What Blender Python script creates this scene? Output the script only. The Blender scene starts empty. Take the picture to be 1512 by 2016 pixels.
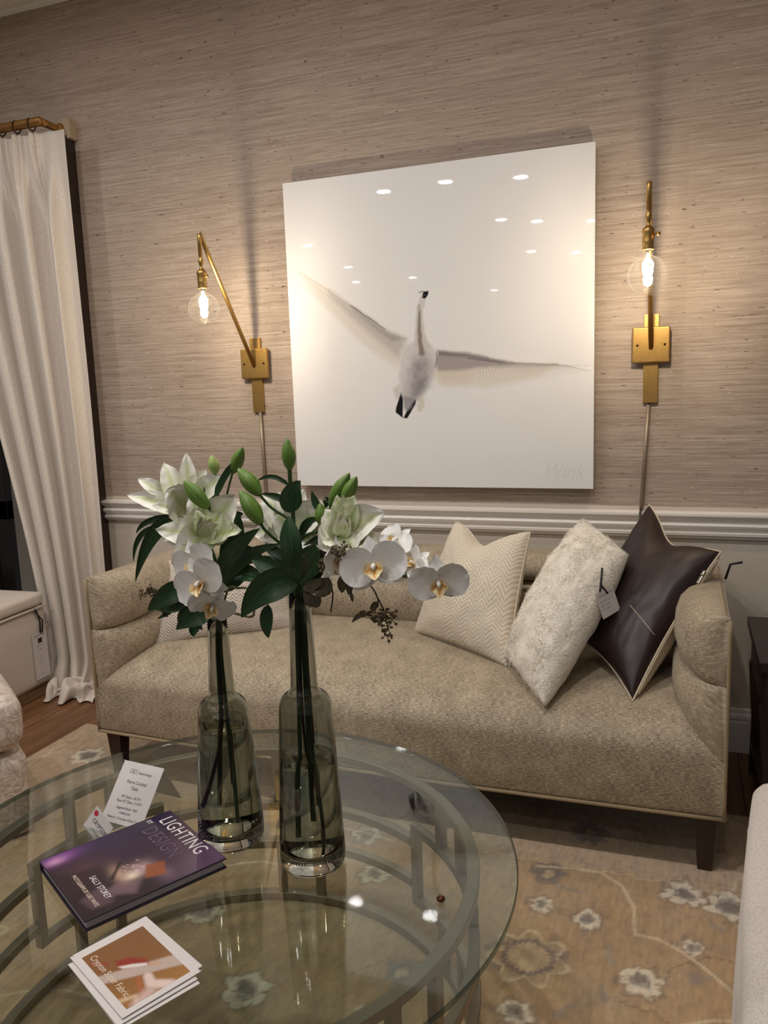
import bpy, bmesh, math, random
import numpy as np
from mathutils import Vector, Matrix, noise
random.seed(7); rng = np.random.default_rng(7)
PI = math.pi
S = bpy.context.scene
COL = S.collection
# ------------------------------------------------------------------ camera
FPX, YAW, PITCH, ROLL = 1577.4, -0.3595, 0.1564, 0.0346
CAM = np.array([0.0, -3.128, 1.4107])
def cam_axes():
    cy, sy, cp, sp = math.cos(YAW), math.sin(YAW), math.cos(PITCH), math.sin(PITCH)
    f = np.array([sy*cp, cy*cp, -sp]); r = np.array([cy, -sy, 0.0]); d = np.cross(f, r)
    c, s = math.cos(ROLL), math.sin(ROLL)
    return np.stack([c*r + s*d, -s*r + c*d, f])
AX = cam_axes()
cd = bpy.data.cameras.new('camera'); cam = bpy.data.objects.new('camera', cd); COL.objects.link(cam)
cd.sensor_width = 36; cd.lens = FPX*36/2016; cd.clip_start = 0.02
M4 = Matrix.Identity(4)
for i in range(3):
    M4[i][0], M4[i][1], M4[i][2], M4[i][3] = AX[0][i], -AX[1][i], -AX[2][i], CAM[i]
cam.matrix_world = M4
S.camera = cam
def ray(px, py): return AX.T @ np.array([(px-756)/FPX, (py-1008)/FPX, 1.0])
def onY(px, py, y): d = ray(px, py); return Vector(CAM + (y-CAM[1])/d[1]*d)     # point of a wall-parallel plane
def onZ(px, py, z): d = ray(px, py); return Vector(CAM + (z-CAM[2])/d[2]*d)     # point of a level plane
# ------------------------------------------------------------------ world, lamps, exposure
S.view_settings.view_transform = 'Standard'; S.view_settings.look = 'None'
S.view_settings.gamma = 1.0; S.view_settings.use_curve_mapping = False
S.view_settings.exposure = 0.62
S.cycles.transparent_max_bounces = 24; S.cycles.max_bounces = 14; S.cycles.transmission_bounces = 14
S.cycles.sample_clamp_indirect = 60.0
W = bpy.data.worlds.new('room_ambient'); S.world = W; W.use_nodes = True
W.node_tree.nodes['Background'].inputs[0].default_value = (1.0, 0.98, 0.97, 1)
W.node_tree.nodes['Background'].inputs[1].default_value = 0.095
WARM = (1.0, 0.85, 0.66); SPOT = (1.0, 0.965, 0.94)
BULB_W, NEAR_E, FAR_E = 8.5, 320.0, 85.0
CEIL = 3.15
# x, y, strength of the lens (near row over the table, an unseen row added over the camera as frontal fill, others farther back in the room)
DOWNLIGHTS_AND_FILL = [(-1.56, -1.76, 1.0), (-2.11, -1.75, 1.0), (-.42, -1.76, 1.0), (-3.3, -1.75, .8), (-3.3, -3.1, 1.2), (-1.0, -3.1, 1.3), (.0, -3.1, 1.2), (-2.59, -4.14, 1.0), (-1.99, -4.07, 1.0), (-1.36, -4.23, 1.0),
    (-1.9, -5.96, 1), (-1.56, -6.25, 1), (-4.38, -6.3, 1), (-4.66, -8.24, .6), (-5.21, -9.88, .6), (-4.21, -9.89, .6), (-3.45, -12.61, .5), (-1.99, -8.31, .6), (-1.45, -8.8, .6), (-1.0, -6.54, 1)]
# ------------------------------------------------------------------ node and material helpers
def lin(c):
    c = np.asarray(c, float)/255.0
    return np.where(c <= .04045, c/12.92, ((c+.055)/1.055)**2.4)
def C4(c): return (*[float(v) for v in lin(c)], 1.0)
class NT:
    def __init__(s, name):
        s.m = bpy.data.materials.new(name); s.m.use_nodes = True; s.t = s.m.node_tree; s.t.nodes.clear()
        s.out = s.t.nodes.new('ShaderNodeOutputMaterial')
    def n(s, typ, ins=None, **props):
        nd = s.t.nodes.new('ShaderNode'+typ)
        for k, v in props.items(): setattr(nd, k, v)
        for k, v in (ins or {}).items():
            sock = nd.inputs[k]
            if isinstance(v, bpy.types.NodeSocket): s.t.links.new(v, sock)
            else: sock.default_value = v
        return nd
    def math(s, op, a, b=0.0, c=0.0, clamp=False): return s.n('Math', {0: a, 1: b, 2: c}, operation=op, use_clamp=clamp).outputs[0]
    def coord(s, which='Object', scale=(1, 1, 1), rot=(0, 0, 0)):
        tc = s.n('TexCoord'); return s.n('Mapping', {0: tc.outputs[which], 'Scale': scale, 'Rotation': rot}).outputs[0]
    def noise(s, vec, scale=5, detail=4, rough=.55, dist=0.0): return s.n('TexNoise', {'Vector': vec, 'Scale': scale, 'Detail': detail, 'Roughness': rough, 'Distortion': dist}).outputs[0]
    def ramp(s, fac, stops, interp='LINEAR'):
        nd = s.n('ValToRGB', {0: fac}); cr = nd.color_ramp; cr.interpolation = interp
        while len(cr.elements) < len(stops): cr.elements.new(.5)
        for e, (p, c) in zip(cr.elements, stops): e.position = p; e.color = c if len(c) == 4 else (*c, 1)
        return nd.outputs[0]
    def mix(s, fac, a, b, mode='MIX'):
        nd = s.n('Mix', data_type='RGBA', blend_type=mode); 
        for i, v in ((0, fac), (6, a), (7, b)):
            if isinstance(v, bpy.types.NodeSocket): s.t.links.new(v, nd.inputs[i])
            else: nd.inputs[i].default_value = v
        return nd.outputs[2]
    def bump(s, h, strength=.3, dist=.01): return s.n('Bump', {'Height': h, 'Strength': strength, 'Distance': dist}).outputs[0]
    def bsdf(s, base, rough=.6, normal=None, **kw):
        ins = {'Base Color': base, 'Roughness': rough}
        if normal is not None: ins['Normal'] = normal
        nm = dict(metal='Metallic', sheen='Sheen Weight', coat='Coat Weight', spec='Specular IOR Level', sss='Subsurface Weight', emit='Emission Strength', emitc='Emission Color', aniso='Anisotropic')
        for k, v in kw.items(): ins[nm[k]] = v
        b = s.n('BsdfPrincipled', ins); s.t.links.new(b.outputs[0], s.out.inputs[0]); return s.m
    def surf(s, sh): s.t.links.new(sh, s.out.inputs[0]); return s.m
BW = [(0.0, (0, 0, 0)), (1.0, (1, 1, 1))]
def plain(name, rgb, rough=.5, var=.06, scale=30, **kw):
    t = NT(name); f = t.noise(t.coord(), scale, 3)
    a = lin(rgb); c0 = (*[float(v) for v in a*(1-var)], 1); c1 = (*[float(min(1, v)) for v in a*(1+var)], 1)
    return t.bsdf(t.ramp(f, [(.3, c0), (.7, c1)]), rough, **kw)
def thin_glass(name, tint, ior=1.5, rough=0.0):
    t = NT(name); g = t.n('NewGeometry')
    eta = t.math('ADD', ior, t.math('MULTIPLY', g.outputs['Backfacing'], 1/ior-ior))
    fr = t.n('Fresnel', {'IOR': eta}).outputs[0]
    gl = t.n("BsdfGlossy", {'Color': (1, 1, 1, 1), 'Roughness': rough}).outputs[0]
    tr = t.n('BsdfTransparent', {'Color': (*tint, 1)}).outputs[0]
    return t.surf(t.n('MixShader', {0: fr, 1: tr, 2: gl}).outputs[0])
def weave(name, dark, light, gold, sx=70, sz=420, rough=.55, scale=1.0):       # slubby metallic tweed
    t = NT(name); v = t.coord('UV')
    h = t.n('Mapping', {0: v, 'Scale': (sx*scale, sz*scale, 1)}).outputs[0]; w = t.n('Mapping', {0: v, 'Scale': (sz*scale, sx*scale*.9, 1)}).outputs[0]
    a = t.noise(h, 1.0, 2, .6); b = t.noise(w, 1.0, 2, .6)
    f = t.math('ADD', t.math('MULTIPLY', a, .74), t.math('MULTIPLY', b, .26))
    col = t.ramp(f, [(.38, C4(dark)), (.5, C4(light)), (.62, C4(gold))])
    big = t.noise(v, 14, 3); col = t.mix(.25, col, t.ramp(big, [(.3, C4(dark)), (.7, C4(gold))]))
    return t.bsdf(col, rough, t.bump(f, .5, .004), sheen=.15, spec=.45)
def chevron(name, ca, cb, cw, per, amp, rough=.8, thr=.5, soft=.12):              # zig-zag stripes across the UVs (metres)
    t = NT(name); uv = t.n('TexCoord').outputs['UV']; sp = t.n('SeparateXYZ', {0: uv})
    wob = t.math('MULTIPLY', t.math('SUBTRACT', t.noise(uv, 60, 2), .5), per*.55)
    u = t.math('DIVIDE', sp.outputs[0], cw); zz = t.math('PINGPONG', u, .5)
    yv = t.math('ADD', t.math('ADD', sp.outputs[1], t.math('MULTIPLY', zz, amp)), wob)
    st = t.math('PINGPONG', t.math('DIVIDE', yv, per), .5)
    f = t.n('MapRange', {0: st, 1: thr*.5-soft, 2: thr*.5+soft, 3: 0.0, 4: 1.0}).outputs[0]
    fine = t.noise(uv, 900, 2)
    col = t.mix(f, C4(ca), C4(cb)); col = t.mix(.25, col, t.ramp(fine, [(.3, C4(np.array(ca)*.7)), (.7, C4(cb))]))
    return t.bsdf(col, rough, t.bump(t.math('ADD', f, t.math('MULTIPLY', fine, .5)), .3, .002), sheen=.2)
MAT = {}
def vcol(name, rough=.5, bump=None, **kw):                                   # colour printed or woven into the mesh (colour attribute)
    t = NT(name); a = t.n('VertexColor', layer_name='paint').outputs[0]
    nrm = t.bump(t.noise(t.coord(), bump[0], 3), bump[1], bump[2]) if bump else None
    return t.bsdf(a, rough, nrm, **kw)
# grasscloth
t = NT('grasscloth'); v = t.coord('Object')
s1 = t.noise(t.n('Mapping', {0: v, 'Scale': (2.2, 1, 130)}).outputs[0], 1, 5, .62); s2 = t.noise(t.n('Mapping', {0: v, 'Scale': (9, 1, 300)}).outputs[0], 1, 3, .6)
big = t.noise(t.n('Mapping', {0: v, 'Scale': (.9, 1, 5)}).outputs[0], 1, 3)
f = t.math('ADD', t.math('MULTIPLY', s1, .55), t.math('MULTIPLY', s2, .45))
col = t.ramp(f, [(.36, C4((138, 120, 107))), (.5, C4((181, 164, 150))), (.64, C4((210, 196, 183)))])
col = t.mix(.30, col, t.ramp(big, [(.3, C4((144, 126, 110))), (.7, C4((190, 174, 157)))]))
px_ = t.n('SeparateXYZ', {0: v}).outputs[0]; pan = t.n('TexWhiteNoise', {'W': t.math('FLOOR', t.math('DIVIDE', t.math('ADD', px_, 10.12), .92))}, noise_dimensions='1D').outputs[0]
col = t.mix(t.math('MULTIPLY', pan, .22), col, C4((140, 116, 100)))
fl = t.noise(t.n('Mapping', {0: v, 'Scale': (26, 1, 170)}).outputs[0], 1, 2, .5); fk = t.n('MapRange', {0: fl, 1: .67, 2: .72}).outputs[0]
col = t.mix(fk, col, C4((66, 48, 40)))
fl2 = t.noise(t.n('Mapping', {0: v, 'Scale': (34, 3, 210), 'Rotation': (0, .05, 0)}).outputs[0], 1.07, 2, .5); fw = t.n('MapRange', {0: fl2, 1: .68, 2: .74}).outputs[0]
col = t.mix(fw, col, C4((226, 212, 196)))
MAT['grass'] = t.bsdf(col, .75, t.bump(t.math('ADD', f, t.math('MULTIPLY', t.math('ADD', fk, fw), .2)), .55, .006), spec=.3)
MAT['wain'] = plain('greige_wall_paint', (205, 194, 180), .6, .02)
MAT['trim'] = plain('white_trim_paint', (238, 232, 226), .35, .01)
MAT['ceil'] = plain('ceiling_paint', (226, 220, 208), .8, .01)
MAT['dark'] = plain('espresso_wood', (44, 30, 25), .35, .25, 40)
MAT['black'] = plain('black_door_paint', (26, 22, 22), .3, .1)
MAT['leg'] = plain('dark_walnut_leg', (50, 32, 26), .4, .2, 60)
MAT['sofa'] = weave('gold_taupe_tweed', (112, 97, 79), (158, 142, 119), (214, 200, 172), 75, 430)
MAT['welt'] = weave('tweed_welt', (120, 98, 70), (168, 146, 112), (205, 185, 148), 300, 300)
MAT['lumbar'] = chevron('brown_ivory_herringbone', (150, 124, 104), (240, 233, 222), .026, .0105, .026)
MAT['cream_chev'] = chevron('cream_zigzag_weave', (206, 189, 164), (236, 227, 210), .052, .0165, .060, .6)
t = NT('ivory_fur'); v = t.coord(); a = t.noise(v, 18, 6, .7, 1.2); b = t.noise(v, 120, 3, .7)
MAT['fur'] = t.bsdf(t.ramp(a, [(.3, C4((242, 232, 214))), (.6, C4((250, 243, 230)))]), .95, t.bump(t.math('ADD', a, t.math('MULTIPLY', b, .4)), .7, .014), sheen=.5)
t = NT('brown_leather'); v = t.coord(); a = t.noise(v, 300, 3); MAT['leather'] = t.bsdf(t.ramp(t.noise(v, 8, 3), [(.3, C4((36, 24, 23))), (.7, C4((46, 31, 29)))]), .42, t.bump(a, .12, .001), spec=.45)
MAT['suede'] = plain('cream_suede', (214, 198, 174), .85, .05, 80, sheen=.3)
MAT['zip'] = plain('nickel_zip', (190, 180, 165), .3, .05, metal=1.0)
MAT['brass'] = plain('brushed_brass', (192, 154, 92), .42, .08, 120, metal=1.0)
MAT['cordcover'] = plain('champagne_cord_cover', (150, 134, 116), .4, .04, metal=.4)
MAT['rod'] = plain('gilded_wood_rod', (150, 108, 58), .4, .15, 40, metal=.5)
MAT['ring'] = plain('bronze_ring', (70, 46, 30), .4, .1, metal=.8)
t = NT('linen_curtain'); v = t.coord('UV'); a = t.noise(t.n('Mapping', {0: v, 'Scale': (500, 60, 1)}).outputs[0], 1, 2); b = t.noise(t.n('Mapping', {0: v, 'Scale': (60, 500, 1)}).outputs[0], 1, 2); f = t.math('MULTIPLY', t.math('ADD', a, b), .5)
MAT['linen'] = t.bsdf(t.ramp(f, [(.35, C4((206, 194, 182))), (.65, C4((232, 222, 210)))]), .9, t.bump(f, .15, .002), sheen=.2)
t = NT('woven_white_upholstery'); v = t.coord(); a = t.noise(v, 260, 2, .6); MAT['white_uph'] = t.bsdf(t.ramp(a, [(.30, C4((188, 179, 170))), (.55, C4((212, 204, 197)))]), .9, t.bump(a, .2, .002), sheen=.2)
MAT['cream_uph'] = plain('cream_linen_upholstery', (212, 200, 186), .9, .04, 300, sheen=.2)
t = NT('scroll_print'); v = t.coord(); dv = t.n('VectorMath', {0: v, 1: t.n('VectorMath', {0: t.n('TexNoise', {'Vector': v, 'Scale': 14.0}).outputs[1], 1: (.13, .13, .13)}, operation='MULTIPLY').outputs[0]}, operation='ADD').outputs[0]
vo = t.n('TexVoronoi', {'Vector': dv, 'Scale': 46.0}, feature='DISTANCE_TO_EDGE').outputs[0]; vo2 = t.n('TexVoronoi', {'Vector': dv, 'Scale': 19.0}, feature='DISTANCE_TO_EDGE').outputs[0]
c1 = t.ramp(vo, [(.05, C4((150, 133, 127))), (.12, C4((206, 192, 178)))]); c2_ = t.ramp(vo2, [(.05, C4((236, 226, 214))), (.10, C4((206, 192, 178)))])
MAT['scroll'] = t.bsdf(t.mix(.45, c1, c2_), .9, t.bump(vo, .1, .002))
t = NT('chevron_plinth_wood'); v = t.coord('UV'); MAT['plinth'] = t.bsdf(t.ramp(t.noise(t.n('Mapping', {0: v, 'Scale': (6, 90, 1)}).outputs[0], 1, 3), [(.3, C4((110, 86, 60))), (.7, C4((160, 130, 95)))]), .5)
def plank_mat(i):
    t = NT('oak_plank'); v = t.coord('Object'); w = t.noise(t.n('Mapping', {0: v, 'Scale': (45, 2.2, 1)}).outputs[0], 1, 5, .6, .6)
    k = 1+.12*(random.random()-.5)
    return t.bsdf(t.ramp(w, [(.3, C4(np.array((104, 70, 44))*k)), (.7, C4(np.array((146, 104, 70))*k))]), .38, t.bump(w, .1, .002), spec=.4)
MAT['planks'] = [plank_mat(i) for i in range(4)]
MAT['subfloor'] = plain('dark_subfloor', (50, 34, 24), .7)
MAT['steel'] = plain('champagne_steel', (150, 140, 126), .36, .05, 60, metal=.75)
MAT['tabletop'] = thin_glass('green_tinted_plate_glass', (.815, .86, .835), 1.52); MAT['glassedge'] = thin_glass('dark_green_glass_edge', (.30, .37, .34), 1.52)
t = NT('smoke_glass'); MAT['vase'] = t.surf(t.n('BsdfGlass', {'Color': (.79, .80, .775, 1), 'IOR': 1.45, 'Roughness': 0.0}).outputs[0])
MAT['bulb'] = thin_glass('clear_bulb_glass', (.97, .97, .965), 1.5)
_t = MAT['bulb'].node_tree; _mx = [n for n in _t.nodes if n.type == 'MIX_SHADER'][0]; _o = [n for n in _t.nodes if n.type == 'OUTPUT_MATERIAL'][0]
_tl = _t.nodes.new('ShaderNodeBsdfTranslucent'); _tl.inputs[0].default_value = (1, .95, .88, 1); _m2 = _t.nodes.new('ShaderNodeMixShader'); _m2.inputs[0].default_value = .0035
_t.links.new(_mx.outputs[0], _m2.inputs[1]); _t.links.new(_tl.outputs[0], _m2.inputs[2]); _t.links.new(_m2.outputs[0], _o.inputs[0])   # faint bloom of the glass itself
MAT['pane'] = thin_glass('door_pane', (.8, .8, .8), 1.5)
t = NT('water'); MAT['water'] = t.surf(t.n('BsdfGlass', {'Color': (.95, .97, .94, 1), 'IOR': 1.33, 'Roughness': 0.0}).outputs[0])
t = NT('glowing_filament'); MAT['fil'] = t.surf(t.n('Emission', {'Color': (1, .83, .55, 1), 'Strength': 120.0}).outputs[0])
for nm_, st_ in (('lens_near', NEAR_E), ('lens_far', FAR_E)): t = NT(nm_); MAT[nm_] = t.surf(t.n('Emission', {'Color': (*SPOT, 1), 'Strength': st_}).outputs[0])
MAT['print'] = vcol('glossy_photo_print', .015)
MAT['edge'] = plain('white_acrylic_edge', (236, 234, 230), .15, .01)
MAT['rug'] = vcol('handknotted_wool', .95, (420, .5, .004), sheen=.15)
MAT['paper'] = plain('white_card', (216, 209, 206), .6, .01)
MAT['bookcover'] = vcol('laminated_cover', .25, spec=.5)
MAT['cardphoto'] = vcol('gloss_card_print', .3)
MAT['pages'] = plain('page_block', (176, 168, 172), .8, .06, 400)
MAT['ink'] = plain('black_ink', (40, 38, 42), .6, .02)
MAT['greyink'] = plain('grey_ink', (120, 116, 118), .6, .02)
MAT['whiteink'] = plain('white_ink', (238, 230, 232), .5, .02)
MAT['mauveink'] = plain('mauve_ink', (98, 76, 100), .5, .02)
MAT['creamink'] = plain('cream_ink', (236, 216, 196), .5, .02)
MAT['redink'] = plain('red_ink', (196, 38, 44), .5, .02)
MAT['faintink'] = plain('faint_grey_ink', (229, 227, 227), .02, .01)
MAT['ribbon'] = plain('black_ribbon', (22, 22, 28), .6, .1)
MAT['bead'] = plain('copper_brown_bead', (96, 54, 32), .2, .1, metal=.5)
def leafmat(name, c0, c1):
    t = NT(name); v = t.coord('UV'); u = t.n('SeparateXYZ', {0: v}).outputs[0]
    vein = t.n('MapRange', {0: t.math('ABSOLUTE', t.math('SUBTRACT', u, .5)), 1: .0, 2: .06, 3: 1.0, 4: 0.0}).outputs[0]
    st = t.noise(t.n('Mapping', {0: v, 'Scale': (22, 1.2, 1)}).outputs[0], 1, 2)
    col = t.ramp(st, [(.3, C4(c0)), (.7, C4(c1))]); col = t.mix(t.math('MULTIPLY', vein, .3), col, C4(np.minimum(255, np.array(c1)*1.35)))
    return t.bsdf(col, .38, t.bump(st, .25, .002), spec=.4)
MAT['leaf'] = leafmat('dark_lily_leaf', (32, 58, 34), (54, 88, 52)); MAT['bud'] = leafmat('green_bud', (70, 104, 36), (120, 152, 66)); MAT['budback'] = leafmat('pale_bud', (140, 164, 84), (178, 194, 120))
MAT['euc'] = leafmat('grey_brown_eucalyptus_leaf', (64, 58, 46), (98, 92, 72)); MAT['stem'] = plain('green_stem', (52, 78, 36), .5, .2, 80); MAT['twig'] = plain('brown_twig', (58, 44, 34), .6, .2, 80); MAT['seed'] = plain('olive_seed', (92, 78, 50), .6, .25, 200)
MAT['orchidstem'] = plain('olive_orchid_stem', (108, 104, 60), .5, .2, 80)
def petalmat(name, white, green, k):
    t = NT(name); v = t.coord('UV'); sp = t.n('SeparateXYZ', {0: v}); u, w = sp.outputs[0], sp.outputs[1]
    mid = t.n('MapRange', {0: t.math('ABSOLUTE', t.math('SUBTRACT', u, .5)), 1: 0.0, 2: .22, 3: 1.0, 4: 0.0}).outputs[0]
    base = t.n('MapRange', {0: w, 1: 0.0, 2: .55, 3: .8, 4: 0.0}).outputs[0]
    nz = t.noise(t.n('Mapping', {0: v, 'Scale': (30, 1.5, 1)}).outputs[0], 1, 2)
    f = t.math('MULTIPLY', t.math('MAXIMUM', t.math('MULTIPLY', mid, t.n('MapRange', {0: w, 1: .75, 2: 1.0, 3: 1.0, 4: 0.0}).outputs[0]), base), k, clamp=True)
    return t.bsdf(t.mix(f, C4(white), C4(green)), .55, t.bump(nz, .2, .003), sss=.0, sheen=.1)
MAT['petal'] = petalmat('white_lily_petal', (240, 237, 226), (190, 204, 132), .85); MAT['petalg'] = petalmat('green_white_lily_petal', (230, 232, 206), (172, 192, 108), .95); MAT['orchid'] = petalmat('white_orchid_petal', (246, 245, 241), (238, 232, 222), .5)
MAT['lip'] = petalmat('yellow_orchid_lip', (240, 220, 170), (210, 146, 36), 1.0)
# ------------------------------------------------------------------ mesh helpers
class MB:
    def __init__(s): s.v = []; s.f = []; s.uv = []
    def add(s, vs, fs, uvs=None):
        o = len(s.v); s.v += [tuple(p) for p in vs]; s.f += [tuple(i+o for i in f) for f in fs]
        s.uv += list(uvs) if uvs is not None else [(0.0, 0.0)]*len(vs)
        return s
    def grid(s, fn, nu, nv, closeu=False, uvf=None):
        vs, uvs = [], []
        for j in range(nv+1):
            for i in range(nu + (0 if closeu else 1)):
                a, b = i/nu, j/nv; vs.append(fn(a, b)); uvs.append(uvf(a, b) if uvf else (a, b))
        w = nu if closeu else nu+1; fs = []
        for j in range(nv):
            for i in range(nu):
                i2 = (i+1) % w if closeu else i+1
                fs.append((j*w+i, j*w+i2, (j+1)*w+i2, (j+1)*w+i))
        return s.add(vs, fs, uvs)
    def tube(s, pts, r, n=8, cap=True, closed=False):
        pts = [Vector(p) for p in pts]; m = len(pts); rr = r if hasattr(r, '__len__') else [r]*m
        vs, fs, uvs = [], [], []; up = None
        for i, p in enumerate(pts):
            a = pts[(i-1) % m] if (closed or i > 0) else p; b = pts[(i+1) % m] if (closed or i < m-1) else p
            tdir = (b-a).normalized()
            if up is None: up = tdir.orthogonal().normalized()
            up = (up - tdir*up.dot(tdir)); up = up.normalized() if up.length > 1e-6 else tdir.orthogonal().normalized()
            sd = tdir.cross(up)
            for k in range(n):
                an = 2*PI*k/n; vs.append(p + (up*math.cos(an)+sd*math.sin(an))*rr[i]); uvs.append((k/n, i/max(1, m-1)))
        for i in range(m if closed else m-1):
            for k in range(n): fs.append((i*n+k, i*n+(k+1) % n, ((i+1) % m)*n+(k+1) % n, ((i+1) % m)*n+k))
        if cap and not closed: fs += [tuple(reversed(range(n))), tuple(range((m-1)*n, m*n))]
        return s.add(vs, fs, uvs)
    def lathe(s, prof, c=(0, 0, 0), n=40, axis=None):
        vs, fs, uvs = [], [], []
        for j, (r, z) in enumerate(prof):
            for k in range(n):
                a = 2*PI*k/n; vs.append((c[0]+r*math.cos(a), c[1]+r*math.sin(a), c[2]+z)); uvs.append((k/n, z))
        for j in range(len(prof)-1):
            for k in range(n): fs.append((j*n+k, j*n+(k+1) % n, (j+1)*n+(k+1) % n, (j+1)*n+k))
        return s.add(vs, fs, uvs)
    def box(s, lo, hi, fr=None):
        (a, b, c), (d, e, f) = lo, hi
        vs = [(x, y, z) for z in (c, f) for y in (b, e) for x in (a, d)]
        if fr: vs = [fr @ Vector(p) for p in vs]
        return s.add(vs, [(0, 2, 3, 1), (4, 5, 7, 6), (0, 1, 5, 4), (1, 3, 7, 5), (3, 2, 6, 7), (2, 0, 4, 6)], [(p[0]+p[1], p[2]) for p in vs])
def emit(name, mb, mat, parent=None, smooth=False, bevel=0, weld=False, seg=2, subsurf=0):
    me = bpy.data.meshes.new(name); me.from_pydata(mb.v, [], mb.f)
    uvl = me.uv_layers.new(name='UVMap'); idx = np.empty(len(me.loops), int); me.loops.foreach_get('vertex_index', idx)
    uvl.data.foreach_set('uv', np.array(mb.uv, float)[idx].ravel())
    if weld or bevel:
        bm = bmesh.new(); bm.from_mesh(me)
        if weld: bmesh.ops.remove_doubles(bm, verts=bm.verts, dist=1e-5)
        bmesh.ops.recalc_face_normals(bm, faces=bm.faces)
        if bevel: bmesh.ops.bevel(bm, geom=[e for e in bm.edges if len(e.link_faces) == 2 and e.calc_face_angle(0) > .5], offset=bevel, segments=seg, profile=.5, affect='EDGES')
        bm.to_mesh(me); bm.free()
    if smooth: me.polygons.foreach_set('use_smooth', [True]*len(me.polygons))
    me.materials.append(mat if not isinstance(mat, str) else MAT[mat])
    o = bpy.data.objects.new(name, me); COL.objects.link(o)
    if smooth and bevel:
        md = o.modifiers.new('wn', 'WEIGHTED_NORMAL'); md.keep_sharp = True
    if subsurf: md = o.modifiers.new('ss', 'SUBSURF'); md.levels = md.render_levels = subsurf
    if parent:
        o.parent = parent
        o.matrix_parent_inverse = inv(parent)
    return o
def wm(o):
    m = o.matrix_basis.copy()
    return (wm(o.parent) @ o.matrix_parent_inverse @ m) if o.parent else m
def inv(o): return wm(o).inverted()
def thing(name, label, cat, loc, group=None, kind=None):
    o = bpy.data.objects.new(name, None); COL.objects.link(o); o.location = loc; o.empty_display_size = .05
    return tag(o, label, cat, group, kind)
def tag(o, label, cat, group=None, kind=None):
    o['label'] = label; o['category'] = cat
    if group: o['group'] = group
    if kind: o['kind'] = kind
    return o
def struct(o): o['kind'] = 'structure'; return o
def text(name, body, size, mtx, mat, parent, sx=1.0, align='LEFT', shear=0.0, space=1.0):
    cu = bpy.data.curves.new(name, 'FONT'); cu.body = body; cu.size = size; cu.align_x = align; cu.shear = shear; cu.space_character = space; cu.resolution_u = 3
    tmp = bpy.data.objects.new(name+'_t', cu); COL.objects.link(tmp)
    dg = bpy.context.evaluated_depsgraph_get(); me = bpy.data.meshes.new_from_object(tmp.evaluated_get(dg))
    bpy.data.objects.remove(tmp)
    me.transform(mtx @ Matrix.Diagonal((sx, 1, 1, 1))); me.materials.clear(); me.materials.append(MAT[mat])
    o = bpy.data.objects.new(name, me); COL.objects.link(o); o.parent = parent; o.matrix_parent_inverse = inv(parent)
    return o
def frame(o, x, y):                                                            # frame from origin, x axis and approximate y axis
    x = Vector(x).normalized(); z = x.cross(Vector(y)).normalized(); y = z.cross(x)
    m = Matrix.Identity(4)
    for i in range(3): m[i][0], m[i][1], m[i][2], m[i][3] = x[i], y[i], z[i], o[i]
    return m
def T(x, y, z=0): return Matrix.Translation((x, y, z))
def lerp(a, b, t): return a+(b-a)*t
def smooth01(x): x = min(1, max(0, x)); return x*x*(3-2*x)
def nz3(p, s=1.0): return noise.noise(Vector(p)*s)
# painting: colour attribute from soft shapes
def seg_dist(P, a, b):
    d = b-a; L = max(1e-12, d@d); t_ = np.clip(((P-a)@d)/L, 0, 1); q = P-(a+t_[:, None]*d); return np.sqrt((q*q).sum(1)), t_
def over(colr, alpha, c): a = alpha[:, None]; colr[:] = colr*(1-a)+lin(c)*a
def stroke(P, colr, pts, w0, w1, c, alpha=1.0, soft=.5):
    pts = np.array(pts, float); best = np.full(len(P), -9.0); n = len(pts)-1
    for i in range(n):
        d, t_ = seg_dist(P, pts[i], pts[i+1]); w = w0+(w1-w0)*(i+t_)/n
        best = np.maximum(best, 1-d/np.maximum(w, 1e-6))
    over(colr, np.clip(best/soft, 0, 1)*alpha, c)
def polygon(P, colr, pts, c, alpha=1.0, soft=.004):
    pts = np.array(pts, float); ins = np.zeros(len(P), bool); dm = np.full(len(P), 1e9)
    for i in range(len(pts)):
        a, b = pts[i], pts[(i+1) % len(pts)]
        d, _ = seg_dist(P, a, b); dm = np.minimum(dm, d)
        cnd = ((a[1] > P[:, 1]) != (b[1] > P[:, 1])); den = (b[1]-a[1]) if abs(b[1]-a[1]) > 1e-12 else 1e-12
        ins ^= cnd & (P[:, 0] < (b[0]-a[0])*(P[:, 1]-a[1])/den+a[0])
    over(colr, np.clip(.5+np.where(ins, dm, -dm)/soft, 0, 1)*alpha, c)
def ngrid(P, sc, seed):                                                        # cheap value noise
    r = np.random.default_rng(seed); tb = r.random((64, 64)); q = P*sc; i = np.floor(q).astype(int); f = q-i; f = f*f*(3-2*f)
    g = lambda a, b: tb[(i[:, 0]+a) % 64, (i[:, 1]+b) % 64]
    return (g(0, 0)*(1-f[:, 0])+g(1, 0)*f[:, 0])*(1-f[:, 1])+(g(0, 1)*(1-f[:, 0])+g(1, 1)*f[:, 0])*f[:, 1]
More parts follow.
